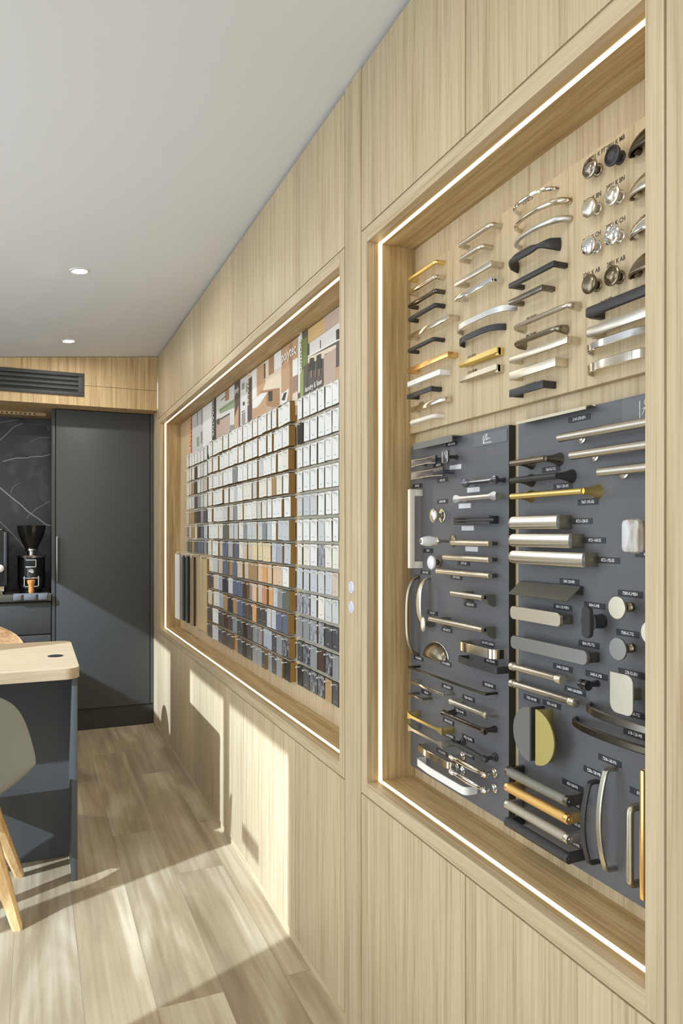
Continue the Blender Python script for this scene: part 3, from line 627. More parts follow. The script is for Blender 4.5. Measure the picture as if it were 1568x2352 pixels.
for s, x, y in (('6136 128', 1087, 547), ('6136 96', 1087, 578), ('6129 96 CH', 1212, 461), ('309 128 BN', 1220, 729), ('309 128 BN', 1219, 769), ('416 128 SS', 1220, 804), ('6063 128 MN', 1220, 841), ('1841 96 MB', 1218, 883), ('D 650 MB', 1392, 690), ('1037 160 CH', 1398, 781), ('1037 128 BN', 1393, 830),
                ('4174 128 SB', 1083, 818), ('4174 128 MN', 1085, 853), ('2131 BN', 967, 926)):
    label(OB, s, x, y, XO, style='p', size=.0078)
for s, x, y, w_ in (('2163-200-BN', 1330, 961, .055), ('7667-K-TG', 1265, 1078, .05), ('7867-128-MB', 1292, 1117, .05), ('7667-192-SG', 1350, 1153, .05), ('8721-128-SS', 1337, 1197, .05), ('8721-160-SS', 1366, 1241, .05), ('8721-192-SS', 1396, 1287, .052),
                    ('548-128-MB', 1307, 1336, .05), ('804-128-MBN', 1292, 1395, .05), ('804-K-MB', 1365, 1391, .05), ('7580-K-MBN', 1447, 1364, .052), ('7580-K-TG', 1441, 1455, .048), ('804-192-TG', 1352, 1480, .05), ('3440-128-BN', 1292, 1534, .052), ('3440-K-MB', 1369, 1551, .052),
                    ('3440-160-BSBN', 1320, 1587, .054), ('278-32-BN', 1450, 1547, .056), ('7301-64-MB', 1221, 1605, .048), ('7301-64-SB', 1267, 1618, .05), ('618-96-TG', 1455, 1640, .05), ('618-128-MB', 1459, 1687, .05), ('7206-160-PA', 1400, 1747, .052), ('7206-128-MB', 1364, 1774, .05),
                    ('454-160-PA', 1315, 1804, .054), ('815-128', 1474, 1825, .05), ('699-K', 1487, 1273, .05), ('454-160-SG', 1318, 1846, .05), ('454-160-BN', 1322, 1893, .05), ('454-160-MB', 1318, 1937, .05)):
    label(RB, s, x, y, XD, wd=w_)
for s, x, y, st in (('6005-96-MB', 1037, 1020, 'd'), ('6062-K', 1046, 1073, 'w'), ('6062-96', 1007, 1068, 'd'), ('6062-128', 1016, 1103, 'd'), ('347-160', 958, 1116, 'd'), ('', 1087, 1125, 'w'), ('', 1067, 1162, 'w'), ('6247-K-MB', 1016, 1152, 'd'), ('', 1074, 1213, 'w'), ('', 1083, 1261, 'w'), ('175-K', 983, 1265, 'd'),
                   ('106-K-CHT', 977, 1315, 'd'), ('3279-128', 1065, 1294, 'd'), ('3279-160-SS', 1048, 1326, 'd'), ('402-96-TG', 1080, 1389, 'd'), ('106-CHT', 993, 1408, 'd'), ('402-160-TG', 1026, 1447, 'd'), ('130-1070-128-BN', 1120, 1478, 'd'), ('663-128-MB', 1127, 1519, 'd'), ('110-96-BSN', 961, 1512, 'd'),
                   ('1316-96-BSBN', 1024, 1524, 'd'), ('462-160-BN', 1027, 1578, 'd'), ('462-288-MB', 1123, 1574, 'd'), ('462-64', 979, 1591, 'd'), ('7206-128-SG', 1076, 1604, 'd'), ('7206-160-MB', 1056, 1634, 'd'), ('4054-160-GB', 1030, 1657, 'd'), ('4252-128-MB', 1075, 1696, 'd'), ('2132-128-BN', 1015, 1728, 'd'),
                   ('4054-160-BN', 1032, 1690, 'd'), ('4252-128-BN', 1075, 1733, 'd')):
    label(LB, s, x, y, XD, wd=.048 if s or st == 'w' else .04, style=st)
# script logo plaque
def logo(board, x0, y0, x1, y1, bx, label_txt=True):
    O = board.location; X = XD; ya, zt = onX(x0, y0, X); yb, zb = onX(x1, y1, X)
    b = MB(); b.box(-.0012, -.0001, yb - O.y, ya - O.y, zb - O.z, zt - O.z, mat('plaque_grey', (96, 98, 101), .3)); b.done('logo_plaque', board)
    H = zt - zb; y_b = onX(bx, 1000, X)[0] - O.y; zm = (zb + zt) / 2 - O.z; b = MB(); fx = -.0016
    def stroke(pts, r):
        pts = [Vector((fx, y_b - p[0] * H, zm + p[1] * H)) for p in pts]; q = []
        for p0, p1 in zip(pts, pts[1:]): q.append(p0)
        q.append(pts[-1]); b.sweep(rp(q, .01, 4), circ(r, 6), (1, 0, 0), lett)
    stroke([(0, -.36), (0, .32)], .0008)
    stroke([(.10, -.24), (.26, .05), (.52, .44), (.58, .30), (.46, .02), (.40, -.10), (.50, -.06), (.60, .08), (.58, -.04), (.68, -.04), (.78, .08), (.80, -.02), (.90, .06), (1.0, .0)], .00062)
    stroke([(.12, .0), (.34, .06), (.20, .20), (.26, .36), (.50, .44)], .00055)
    text_into(b, 'homewares', .0062, (fx, y_b - .60 * H, zm - .29 * H), (0, -1, 0), (0, 0, 1), lett); b.done('logo', board, smooth=False)
logo(LB, 1089, 1001, 1165, 1013, 1111)
logo(RB, 1429, 920, 1530, 960, 1471)

# ------------------------------------------------------------------ metals
nick = mat('satin_nickel', (206, 200, 188), .30, 1.0); chr_ = mat('polished_chrome', (226, 226, 226), .08, 1.0); pol = mat('polished_nickel', (216, 208, 192), .12, 1.0)
gold = mat('brushed_gold', (236, 212, 138), .33, 1.0); cop = mat('copper_gold', (240, 200, 134), .3, 1.0); mb = mat('matte_black', (46, 46, 47), .42, spec=.5, bump=(1500, .06))
gun = mat('gunmetal', (118, 112, 104), .28, 1.0); drk = mat('black_chrome', (104, 98, 92), .12, 1.0); wht = mat('gloss_white', (230, 230, 228), .25); cream = mat('soft_white', (226, 220, 208), .3)
champ = mat('champagne', (222, 214, 196), .34, 1.0); anti = mat('antique_brass', (128, 118, 98), .28, 1.0); pew = mat('pewter', (150, 142, 130), .25, 1.0); sat = mat('satin_silver', (206, 206, 204), .36, 1.0)
ss = mat('stainless', (224, 220, 208), .22, 1.0); ssd = mat('stainless_foot', (176, 166, 144), .3, 1.0); brz = mat('dark_bronze', (84, 78, 68), .3, 1.0); porc = mat('white_porcelain', (224, 224, 226), .12, coat=.5)
sbras = mat('satin_brass', (216, 200, 130), .42, 1.0); knurl = mat('knurled_grey', (150, 150, 142), .42, 1.0, bump=(2200, .6)); knurlg = mat('knurled_gold', (236, 192, 120), .38, 1.0, bump=(2200, .5)); knurln = mat('knurled_nickel', (188, 184, 170), .4, 1.0, bump=(2200, .6)); knurlb = mat('knurled_black', (52, 53, 56), .45, bump=(2200, .8))
deco = mat('dull_green_bronze', (98, 96, 86), .45, .3); blue = mat('edge_worn_black', (112, 114, 122), .22, .9); edgew = mat('worn_edge', (206, 204, 196), .25, 1.0); greyp = mat('grey_satin', (150, 150, 146), .4, .9)
plate = mat('mid_grey_plate', (112, 112, 108), .5, .2); horn = stone_mat('shell_inlay', (206, 206, 208), (150, 142, 128), 13, .09)

def AB(a, b_, c, vert=False): return Vector((-c, a, b_)) if False else (Vector((-c, -b_, a)) if vert else Vector((-c, -a, b_)))
class H:
    """a sample handle: (a along, b across, c out of the board) from its middle on the board"""
    def __init__(s, name, lab, cat, X, xl, yl, xr, yr, xf=None, off=None, group=None, vert=False):
        if off is None:
            uR, uF = xr - 78, xf - 78
            X1 = (1798.4 / uF - .3926) * X / (1798.4 / uR - .3926); off = X - X1
        s.off = off; s.vert = vert
        if vert:
            y, z1 = onX(xl, yl, X - off); y2, z0 = onX(xr, yr, X - off); s.L = z1 - z0; P = (X, (y + y2) / 2, (z0 + z1) / 2)
        else:
            ya, za = onX(xl, yl, X - off); yb, zb = onX(xr, yr, X - off); s.L = ya - yb; P = (X, (ya + yb) / 2, (za + zb) / 2)
        s.e = empty(name, P, lab, cat, group); s.fx = (0, -1, 0) if vert else (0, 0, 1)
    def v(s, p): return AB(p[0], p[1], p[2], s.vert)
    def sweep(s, nm, pts, sec, m, sc=None, par=None):
        b = MB(); b.sweep([s.v(p) for p in pts], sec, s.fx, m, sc); return b.done(nm, par or s.e)
    def lathe(s, nm, prof, c, ax, m, n=24, sa=1, sb=1, par=None):
        b = MB(); b.lathe(prof, s.v(c), s.v(ax), m, n, sa, sb); return b.done(nm, par or s.e)
    def bx(s, nm, a0, a1, b0, b1, c0, c1, m, bev=.0006, par=None):
        p, q = s.v((a0, b0, c0)), s.v((a1, b1, c1)); b = MB()
        b.box(min(p.x, q.x), max(p.x, q.x), min(p.y, q.y), max(p.y, q.y), min(p.z, q.z), max(p.z, q.z), m, bev); return b.done(nm, par or s.e)
ga, gl, gr_ = 'pull handles on the upper oak board', 'pull handles on the left charcoal board', 'pull handles on the right charcoal board'
def nm_h(): return 'cabinet_handle'
def D(X, xl, yl, xr, yr, xf, m, lab, g, r=.005, rd=None, sec='round', w_=.006, h_=.010, corner=.006, foot=None, off=None, vert=False):
    h = H('bar_pull', lab, 'handle', X, xl, yl, xr, yr, xf, off, g, vert); L, s = h.L, h.off
    if sec == 'round':
        h.sweep('grip', rp([(-L / 2 + r, 0, 0), (-L / 2 + r, 0, s), (L / 2 - r, 0, s), (L / 2 - r, 0, 0)], corner), circ(r, 12), m)
    else:
        h.bx('grip', -L / 2, L / 2, -h_ / 2, h_ / 2, s - w_ / 2, s + w_ / 2, m, min(w_, h_) * .12 if sec == 'rect' else min(w_, h_) * .45)
        fw = foot or w_
        for q in (-1, 1): h.bx('post', q * L / 2 - (fw if q > 0 else 0), q * L / 2 + (fw if q < 0 else 0), -h_ / 2 * .92, h_ / 2 * .92, 0, s - w_ / 2, m, .0004)
    return h
def BOW(X, xl, yl, xr, yr, rise, m, lab, g, sec, p=2.0, sc=None, vert=False, N=24, skew=0.0):
    h = H('bow_pull', lab, 'handle', X, xl, yl, xr, yr, None, 0, g, vert); L = h.L; pts = []
    for i in range(N + 1):
        t = -1 + 2 * i / N; a = t * L / 2; c = rise * (1 - abs(t) ** p) ** (.5 if p > 2.2 else .62)
        pts.append((a, 0, c * (1 + skew * t)))
    scl = [sc(-1 + 2 * i / N) for i in range(N + 1)] if sc else None
    h.sweep('grip', pts, sec, m, scl); return h
def BAR(X, xl, yl, xr, yr, xf, m, lab, g, r=.006, post_r=.0045, inset=.012, pm_=None, ring=0, off=None, n=16, vert=False, prof=None, cone=0):
    h = H('bar_pull', lab, 'handle', X, xl, yl, xr, yr, xf, off, g, vert); L, s = h.L, h.off
    pr = prof(L) if prof else [(r * .85, -L / 2), (r, -L / 2 + .001), (r, L / 2 - .001), (r * .85, L / 2)]
    h.lathe('grip', pr, (0, 0, s), (1, 0, 0), m, n)
    for q in (-1, 1):
        a = q * (L / 2 - inset); base = post_r + cone
        pf = [(base, 0), (base, .002), (post_r + cone * .35, s * .35), (post_r, s * .7), (post_r, s)]
        if ring: pf = [(ring, 0), (ring, .003), (ring * .7, .004), (ring * .7, .006), (post_r, .008), (post_r, s)]
        h.lathe('post', pf, (a, 0, 0), (0, 0, 1), pm_ or m, 14)
    return h
# ---- upper oak board, first column
D(XO, 937, 642, 1003, 602, 1023, gold, 'brushed gold handle at the top of the leftmost column on the oak board', ga, r=.0055)
D(XO, 937, 675, 1002, 634, 1023, pol, 'shiny nickel round-bar handle second down in the leftmost column on the oak board', ga, r=.0055)
D(XO, 937, 706, 1002, 666, 1023, drk, 'black chrome handle third down in the leftmost column on the oak board', ga, r=.0055)
D(XO, 937, 737, 1002, 698, 1023, mb, 'matt black round-bar handle fourth down in the leftmost column on the oak board', ga, r=.0055)
D(XO, 938, 776, 1032, 727, 1056, pol, 'long polished nickel handle between two matt black handles in the leftmost column', ga, sec='rect', w_=.006, h_=.011)
D(XO, 936, 808, 998, 777, 1022, mb, 'matt black handle directly above the copper gold one in the leftmost column', ga, r=.005)
D(XO, 937, 853, 1030, 813, 1052, cop, 'flat copper gold handle in the leftmost column on the oak board', ga, sec='rect', w_=.005, h_=.012, foot=.014)
D(XO, 937, 883, 1012, 854, 1034, wht, 'flat gloss white handle under the copper gold one', ga, sec='rect', w_=.005, h_=.012, foot=.014)
D(XO, 936, 911, 992, 893, 1015, mb, 'short flat black handle under the gloss white one', ga, sec='rect', w_=.005, h_=.011, foot=.012)
D(XO, 944, 941, 1023, 917, 1039, pol, 'polished brass and nickel handle with rounded ends, second from the bottom of the leftmost column', ga, sec='soft', w_=.006, h_=.013, foot=.010)
D(XO, 940, 971, 1000, 955, 1021, cream, 'soft white handle with a curved right end at the bottom of the leftmost column', ga, r=.0055, corner=.02)
# second column
D(XO, 1051, 567, 1131, 513, 1154, nick, 'larger satin nickel bent-tube handle at the top of the second column', ga, r=.0055, corner=.016)
D(XO, 1052, 600, 1109, 562, 1133, nick, 'smaller satin nickel bent-tube handle below the larger one in the second column', ga, r=.0055, corner=.016)
D(XO, 1046, 654, 1131, 604, 1157, nick, 'square-edged satin nickel handle under the two bent-tube handles', ga, sec='rect', w_=.007, h_=.011, foot=.012)
D(XO, 1046, 688, 1132, 641, 1157, chr_, 'square-edged bright chrome handle, fourth down in the second column', ga, sec='rect', w_=.006, h_=.011, foot=.010)
BOW(XO, 1062, 765, 1187, 706, .034, sat, 'long silver strap bow handle in the second column', ga, rect(.003, .013), 3.4)
BOW(XO, 1067, 793, 1162, 750, .030, mb, 'black strap bow handle under the long silver strap bow', ga, rect(.003, .013), 3.4)
def TAPER(X, xl, yl, xr, yr, xf, m, lab):
    h = H('bar_pull', lab, 'handle', X, xl, yl, xr, yr, xf, None, ga); L, s = h.L, h.off
    b = MB(); n = 14
    rs = []
    for i in range(n + 1):
        t = i / n; a = -L / 2 + L * t; k = .35 + .65 * (1 - (1 - t) ** 2) if t < .5 else .84 + .16 * (2 * t - 1); hh = .0085 * (.45 + .55 * math.sin(math.pi * min(1, t * 1.15 + .1) * .5)); c1 = s + .002; c0 = s - .004 - .004 * t
        rs.append([h.v((a, -hh, c0)), h.v((a, -hh * .3, c1)), h.v((a, hh, c1 - .001)), h.v((a, hh * .8, c0))])
    b.rings(rs, m); b.done('grip', h.e)
    for q in (-1, 1): h.bx('post', q * L / 2 - (.010 if q > 0 else -.004), q * L / 2 - (0 if q > 0 else -.014), -.0075 if q > 0 else -.003, .0075 if q > 0 else .003, 0, s - (.0015 if q > 0 else .003), m)
TAPER(XO, 1054, 840, 1142, 806, 1157, gold, 'twisted gold blade handle in the second column on the oak board')
TAPER(XO, 1055, 876, 1141, 844, 1157, champ, 'twisted champagne blade handle at the bottom of the second column')
# third column
BOW(XO, 1193, 490, 1281, 436, .030, chr_, 'thin shiny chrome bow handle at the top of the third column', ga, circ(.004, 10), 2.6)
BOW(XO, 1196, 532, 1310, 461, .034, pol, 'polished nickel bow handle thickening to the right, second in the third column', ga, circ(.0052, 12), 2.4, sc=lambda t: .85 + .35 * max(0, t))
BOW(XO, 1196, 571, 1311, 502, .034, sat, 'satin silver bow handle, third down in the third column', ga, circ(.0052, 12), 2.4, sc=lambda t: .85 + .35 * max(0, t))
h = BOW(XO, 1189, 618, 1286, 557, .034, mb, 'matt black wavy handle with flared spoon-like ends in the third column', ga, circ(.0045, 12, .008), 4.0, sc=lambda t: (1.0, 1.0 - .45 * math.exp(-((abs(t) - .62) / .16) ** 2) + .9 * max(0, abs(t) - .8) * 3))
D(XO, 1171, 657, 1275, 605, 1304, mb, 'long square matt black handle in the third column under the wavy black one', ga, sec='rect', w_=.008, h_=.009, foot=.009)
D(XO, 1171, 697, 1248, 658, 1275, gun, 'shorter square gunmetal handle below the long square black one', ga, sec='rect', w_=.008, h_=.009, foot=.010)
def FLARE(X, xl, yl, xr, yr, xf, m, lab):
    h = H('bar_pull', lab, 'handle', X, xl, yl, xr, yr, xf, None, ga); L, s = h.L, h.off; r = .0052
    pts = rp([(-L / 2 + .004, 0, 0), (-L / 2 + .003, 0, s), (L / 2 - .003, 0, s), (L / 2 - .004, 0, 0)], .014, 6); n = len(pts); sc = [(1, 1.7 - 1.0 * min(1, i / 6)) if i < 7 else (1, 1.7 - 1.0 * min(1, (n - 1 - i) / 6)) if i > n - 8 else (1, .9) for i in range(n)]
    h.sweep('grip', pts, circ(r, 12), m, sc)
FLARE(XO, 1178, 752, 1308, 701, 1335, nick, 'nickel handle with wide flared feet in the third column under the gunmetal handle')
FLARE(XO, 1179, 793, 1280, 752, 1306, pew, 'darker pewter handle with wide flared feet, below the nickel flared one')
D(XO, 1171, 828, 1306, 779, 1333, champ, 'long wide brushed handle with soft edges in the third column', ga, sec='soft', w_=.008, h_=.014, foot=.008)
D(XO, 1171, 864, 1277, 832, 1304, champ, 'flat champagne box handle second from the bottom of the third column', ga, sec='rect', w_=.005, h_=.016, foot=.006)
D(XO, 1171, 904, 1249, 882, 1277, mb, 'short flat black box handle at the bottom of the third column', ga, sec='rect', w_=.005, h_=.014, foot=.006)
# fourth column: knobs
def KNOB(X, x, y, xf, m, lab, g, R=.0165, smooth=True, base=True, thick=.009, off=None, stem_r=.0065, m2=None, sa=1, sb=1, name='round_knob', base_r=.011):
    h = H(name, lab, 'knob', X, x, y, x, y, xf, off, g); s = h.off
    if smooth: pf = [(R * .45, s - thick), (R * .92, s - thick * .55), (R, s - thick * .25), (R * .97, s + .0002), (R * .88, s + .0018), (R * .75, s + .0030), (R * .6, s + .0040), (R * .42, s + .0048), (R * .2, s + .0053), (.0002, s + .0055)]
    elif smooth is False: pf = [(R * .45, s - thick), (R * .92, s - thick * .5), (R, s - thick * .25), (R * .98, s), (R * .84, s + .001), (R * .82, s + .0004), (R * .70, s + .0022), (R * .68, s + .0014), (R * .52, s + .0034), (R * .50, s + .0022), (R * .32, s + .0038), (.0002, s + .0042)]
    else: pf = None
    if smooth == 'disc' : pf = None
    if smooth == 'disc': pf = [(R * .5, s - .005), (R * .96, s - .0045), (R, s - .0035), (R, s - .0005), (R * .96, s), (.0002, s + .0001)]
    h.lathe('head', pf, (0, 0, 0), (0, 0, 1), m, 36, sa, sb)
    st = [(stem_r, .002), (stem_r * .8, s * .4), (stem_r, s - thick + .001)]
    if smooth == 'disc': st = [(.0075, .002), (.0075, .006), (.0055, .008), (.0075, .010), (.0055, .0125), (.005, s - .005)]
    h.lathe('stem', st, (0, 0, 0), (0, 0, 1), m2 or m, 20, 1, 1)
    if base: h.lathe('base_plate', [(base_r, 0), (base_r, .0015), (base_r * .86, .003), (stem_r, .0042)], (0, 0, 0), (0, 0, 1), m2 or m, 28)
    return h
gk = 'round knobs on the upper oak board'
for x, y, m, sm, lab in ((1352, 386, pew, False, 'ringed pewter knob, left one of the top pair on the oak board'), (1404, 357, mb, False, 'ringed matt black knob, right one of the top pair on the oak board'),
                         (1351, 476, nick, True, 'smooth satin nickel knob, left one of the second pair'), (1403, 448, nick, False, 'ringed satin nickel knob, right one of the second pair'),
                         (1350, 564, chr_, True, 'smooth bright chrome knob, left one of the third pair'), (1403, 539, chr_, False, 'ringed bright chrome knob, right one of the third pair'),
                         (1351, 652, anti, True, 'smooth dark antique knob, left one of the bottom pair'), (1403, 633, anti, False, 'ringed antique brass knob, right one of the bottom pair')):
    KNOB(XO, x, y, x + 21, m, lab, gk, R=.0165, smooth=sm)
# cup pulls cut by the frame
def CUP(X, x, y, m, lab, g, Wd=.09, Hh=.022, dep=.024, rope=False):
    y_, z_ = onX(x, y, X); e = empty('cup_pull', (X, y_, z_), lab, 'cup pull', g); b = MB(); n, k = 18, 8; rs = []; k_ = b.slot(m)
    G_ = [[Vector((-dep * math.sin(math.pi * j / (2 * k)) * (math.sin(math.pi * i / n) ** .6 if 0 < i < n else 0), Wd / 2 * math.cos(math.pi * i / n), Hh * (math.sin(math.pi * i / n)) * math.cos(math.pi * j / (2 * k)) + (-.004 * j / k if 0 < i < n else 0))) for j in range(k + 1)] for i in range(n + 1)]
    Vv = [[b.bm.verts.new(p) for p in r] for r in G_]
    for i in range(n):
        for j in range(k):
            try: b.bm.faces.new([Vv[i][j], Vv[i + 1][j], Vv[i + 1][j + 1], Vv[i][j + 1]])
            except ValueError: pass
    bmesh.ops.remove_doubles(b.bm, verts=b.bm.verts[:], dist=.00005)
    sh = b.done('cup', e); md = sh.modifiers.new('t', 'SOLIDIFY'); md.thickness = .0018; md.offset = 1
    b = MB(); b.sweep([Vector((-.001, Wd / 2 * math.cos(math.pi * i / 20) * 1.03, Hh * 1.05 * math.sin(math.pi * i / 20))) for i in range(21)], circ(.0016, 8), (1, 0, 0), edgew if rope else m); b.done('rim', e)
    b = MB(); b.lathe([(.006, 0), (.005, -.012)], (0, Wd * .36, Hh * .12), 'X', m, 14); b.done('screw_post', e)
gc = 'cup pulls at the right edge of the oak board'
for y, m, lab in ((334, brz, 'dark bronze cup pull cut by the recess frame, topmost at the right edge'), (436, nick, 'satin nickel cup pull cut by the frame, second from top at right edge'),
                  (530, chr_, 'polished cup pull cut by the frame, third from the top at right edge'), (620, anti, 'antique brass cup pull cut by the recess frame, lowest at the right edge')):
    CUP(XO, 1500, y, m, lab, gc, Wd=.075, Hh=.030)
# big handles at lower right of the oak board
D(XO, 1347, 722, 1512, 652, 1542, mb, 'thick matt black handle running behind the recess frame at right', ga, sec='soft', w_=.010, h_=.018, foot=.010, off=.030)
D(XO, 1349, 765, 1500, 712, 1530, nick, 'thick satin nickel handle under the thick black one at right', ga, sec='soft', w_=.010, h_=.018, foot=.010, off=.030)
BOW(XO, 1360, 818, 1535, 745, .034, chr_, 'mirror-bright chrome strap bow handle at the right edge of the oak board', ga, rect(.0035, .013, .0012), 3.0)
BOW(XO, 1361, 862, 1535, 800, .034, pol, 'polished nickel strap bow handle, lowest at the right edge of the oak board', ga, rect(.003, .015), 3.0)

# ================================================================== left charcoal board
def EDGE(X, xl, yl, xr, yr, m, lab, g, dep, hh, curl=False, drop=0):
    h = H('edge_pull', lab, 'handle', X, xl, yl, xr, yr, None, dep, g); L = h.L; b = MB()
    if curl: pr = [(0, hh), (.0016, hh), (.0016, hh * .4), (dep * .5, hh * .75), (dep, hh * .3), (dep, -hh * .6), (dep - .0022, -hh * .6), (dep - .003, hh * .1), (dep * .5, hh * .5), (.0016, hh * .1), (0, hh * .1)]
    else: pr = [(0, hh), (dep, hh), (dep, -hh), (dep - .003, -hh), (dep - .003, hh - .002), (0, hh - .002)]
    rs = [[h.v((a, p[1], p[0])) for p in pr] for a in (-L / 2, L / 2)]; b.rings(rs, m); b.done('profile', h.e); return h
EDGE(XD, 949, 1026, 1037, 1007, plate, 'dark grey square edge pull along the top of the left charcoal board', gl, .024, .0075)
def CONC(X, xl, yl, xr, yr, xf, m, lab, hh=.0085, me=edgew, g=gl, neck=.74, bulb=False):
    h = H('bar_pull', lab, 'handle', X, xl, yl, xr, yr, xf, None, g); L, s = h.L, h.off; n = 24; b = MB(); rs = []; rr = []
    for i in range(n + 1):
        t = -1 + 2 * i / n; q = abs(t)
        if bulb: k = neck + (1 - neck) * max(0, (q - .68) / .32) ** .6 * (math.sqrt(max(0, 1 - ((q - .86) / .155) ** 2)) if q > .86 else 1)
        else: k = neck + (1 - neck) * q ** 2.2
        k = max(k, .45); a = t * L / 2; hh_ = hh * k; c1 = s + .001 - .0015 * (1 - q ** 2)
        sec = [(-hh_, c1 - .006), (-hh_, c1 - .001), (-hh_ * .72, c1), (0, c1 - (.0006 if not bulb else -.0012)), (hh_ * .72, c1), (hh_, c1 - .001), (hh_, c1 - .006)]
        rs.append([h.v((a, p[0], p[1])) for p in sec])
        rr.append((a, hh_, c1))
    b.rings(rs, m); b.done('grip', h.e)
    if me: h.sweep('bright_rim', [(p[0], p[1], p[2]) for p in rr], circ(.0007, 6), me); h.sweep('bright_rim', [(p[0], -p[1], p[2]) for p in rr], circ(.0007, 6), me); h.sweep('bright_rim', [(L / 2, -hh, s), (L / 2, hh, s)], circ(.0007, 6), me)
    for q in (-1, 1): h.lathe('post', [(.006, 0), (.0045, .006), (.0045, s - .005)], (q * (L / 2 - .010), 0, 0), (0, 0, 1), m, 14)
CONC(XD, 945, 1065, 1000, 1054, 1030, blue, 'short dark concave handle with a bright rim near the top of the left charcoal board')
h = H('round_knob', 'rounded square dark knob with a bright rim near the top left of the charcoal board', 'knob', XD, 1021, 1049, 1021, 1049, 1049, None, 'knobs on the left charcoal board')
h.bx('head', -.0115, .0115, -.014, .014, h.off - .006, h.off, blue, .0025); h.sweep('bright_rim', rp([(-.0105, 0, h.off), (-.0105, .013, h.off), (.0105, .013, h.off), (.0105, -.013, h.off), (-.0105, -.013, h.off), (-.0105, 0, h.off)], .004), circ(.0007, 6), edgew) if False else None
b = MB(); b.sweep([h.v(p) for p in rp([(-.0108, 0, h.off), (-.0108, .0133, h.off), (.0108, .0133, h.off), (.0108, -.0133, h.off), (-.0108, -.0133, h.off), (-.0108, -.001, h.off)], .004)], circ(.0008, 6), (1, 0, 0), edgew); b.done('bright_rim', h.e)
h.lathe('stem', [(.006, 0), (.0042, .006), (.0042, h.off - .005)], (0, 0, 0), (0, 0, 1), mb, 16)
CONC(XD, 944, 1094, 1017, 1081, 1045, blue, 'longer dark concave handle with a bright rim below the short one', hh=.0095)
CONC(XD, 1062, 1111, 1139, 1101, 1165, blue, 'dark bone-shaped handle with rounded ends at the right of the left charcoal board', hh=.0095, me=None, neck=.5, bulb=True)
CONC(XD, 1041, 1147, 1139, 1138, 1165, sat, 'satin silver bone-shaped handle under the dark bone-shaped one', hh=.0105, me=None, neck=.42, bulb=True)
D(XD, 944, 1124, 944, 1305, 967, cream, 'tall off-white square upright handle at the far left of the charcoal board', gl, sec='rect', w_=.014, h_=.012, foot=.016, off=.029, vert=True)
KNOB(XD, 994, 1184, 1014, nick, 'smooth oval nickel knob with a stepped round base on the left charcoal board', 'knobs on the left charcoal board', R=.0165, sa=.95, sb=1.05, base_r=.0165, m2=pol)
h = H('bar_pull', 'matt black handle of three parallel slim bars on the left charcoal board', 'handle', XD, 1040, 1196, 1126, 1194, 1146, None, gl)
for q, ext in ((-.0065, 0), (0, .010), (.0065, 0)): h.bx('slim_bar', -h.L / 2, h.L / 2 + ext - (0 if ext else .004), q - .0024, q + .0024, h.off - .004, h.off, mb, .0005)
for q in (-1, 1): h.bx('post', q * (h.L / 2 - .01) - .008, q * (h.L / 2 - .01) + .008, -.008, .008, 0, h.off - .003, mb, .0004)
h = H('ceramic_knob', 'long white porcelain drop knob with a brass stem pointing out of the left charcoal board', 'knob', XD, 962, 1243, 962, 1243, 1040, None, 'porcelain knobs on the left charcoal board'); s = h.off
h.lathe('porcelain_barrel', [(.005, s * .52), (.0095, s * .56), (.0115, s * .70), (.0110, s * .82), (.008, s * .93), (.004, s * .955)], (0, 0, 0), (0, 0, 1), porc, 28)
h.lathe('stem', [(.0048, .004), (.0036, s * .12), (.0036, s * .36), (.0075, s * .44), (.009, s * .49), (.006, s * .53)], (0, 0, 0), (0, 0, 1), pol, 20)
h.lathe('finial', [(.0045, s * .95), (.003, s * .97), (.0036, s * .985), (.0005, s)], (0, 0, 0), (0, 0, 1), anti, 16)
h.lathe('base_plate', [(.014, 0), (.014, .002), (.010, .0035), (.005, .005)], (0, 0, 0), (0, 0, 1), anti, 28)
h = KNOB(XD, 989, 1292, 1007, porc, 'round white porcelain knob on a stepped brass base, left charcoal board', 'porcelain knobs on the left charcoal board', R=.0165, thick=.010, m2=anti, base_r=.012, stem_r=.008)
def SSB(X, xl, yl, xr, yr, xf, lab, m=champ, r=.0062): return BAR(X, xl, yl, xr, yr, xf, m, lab, gl, r=r, post_r=.004, inset=.006, pm_=gun)
SSB(XD, 1037, 1246, 1125, 1249, 1144, 'shortest of the three champagne rod handles, beside the porcelain drop knob')
SSB(XD, 1020, 1280, 1125, 1286, 1144, 'middle-length champagne rod handle, second of the three stacked rods')
SSB(XD, 1004, 1312, 1125, 1323, 1144, 'longest of the three champagne rod handles, lowest of the stack')
BOW(XD, 963, 1323, 960, 1505, .034, pew, 'slender upright pewter bow handle furthest left on the charcoal board', gl, circ(.0045, 12, .006), 3.0, vert=True)
BOW(XD, 978, 1326, 994, 1444, .030, nick, 'shorter upright nickel bow handle just right of the slender pewter one', gl, circ(.0035, 12, .0085), 2.4, vert=True, sc=lambda t: (1, .5 + .8 * (1 - t * t)))
def JP(xl, yl, xr, yr, xf, lab, m=nick):
    h = H('bar_pull', lab, 'handle', XD, xl, yl, xr, yr, xf, None, gl); L, s = h.L, h.off
    h.lathe('grip', [(.0062, -L / 2), (.0062, L / 2)], (0, 0, s), (1, 0, 0), m, 20)
    for a0, a1 in ((-L / 2 + .024, -L / 2 + .040), (L / 2 - .010, L / 2)):
        b = MB(); pr = [(0, .006), (s - .004, .006), (s, -.002), (s * .72, -.004), (s * .6, -.012), (.004, -.019), (0, -.019)]
        b.rings([[h.v((a, p[1], p[0])) for p in pr] for a in (a0, a1)], deco); b.done('bracket', h.e)
JP(1038, 1364, 1110, 1372, 1138, 'short satin rod handle on angular brackets, left charcoal board')
JP(988, 1421, 1110, 1448, 1138, 'long satin rod handle on angular brackets below the short one')
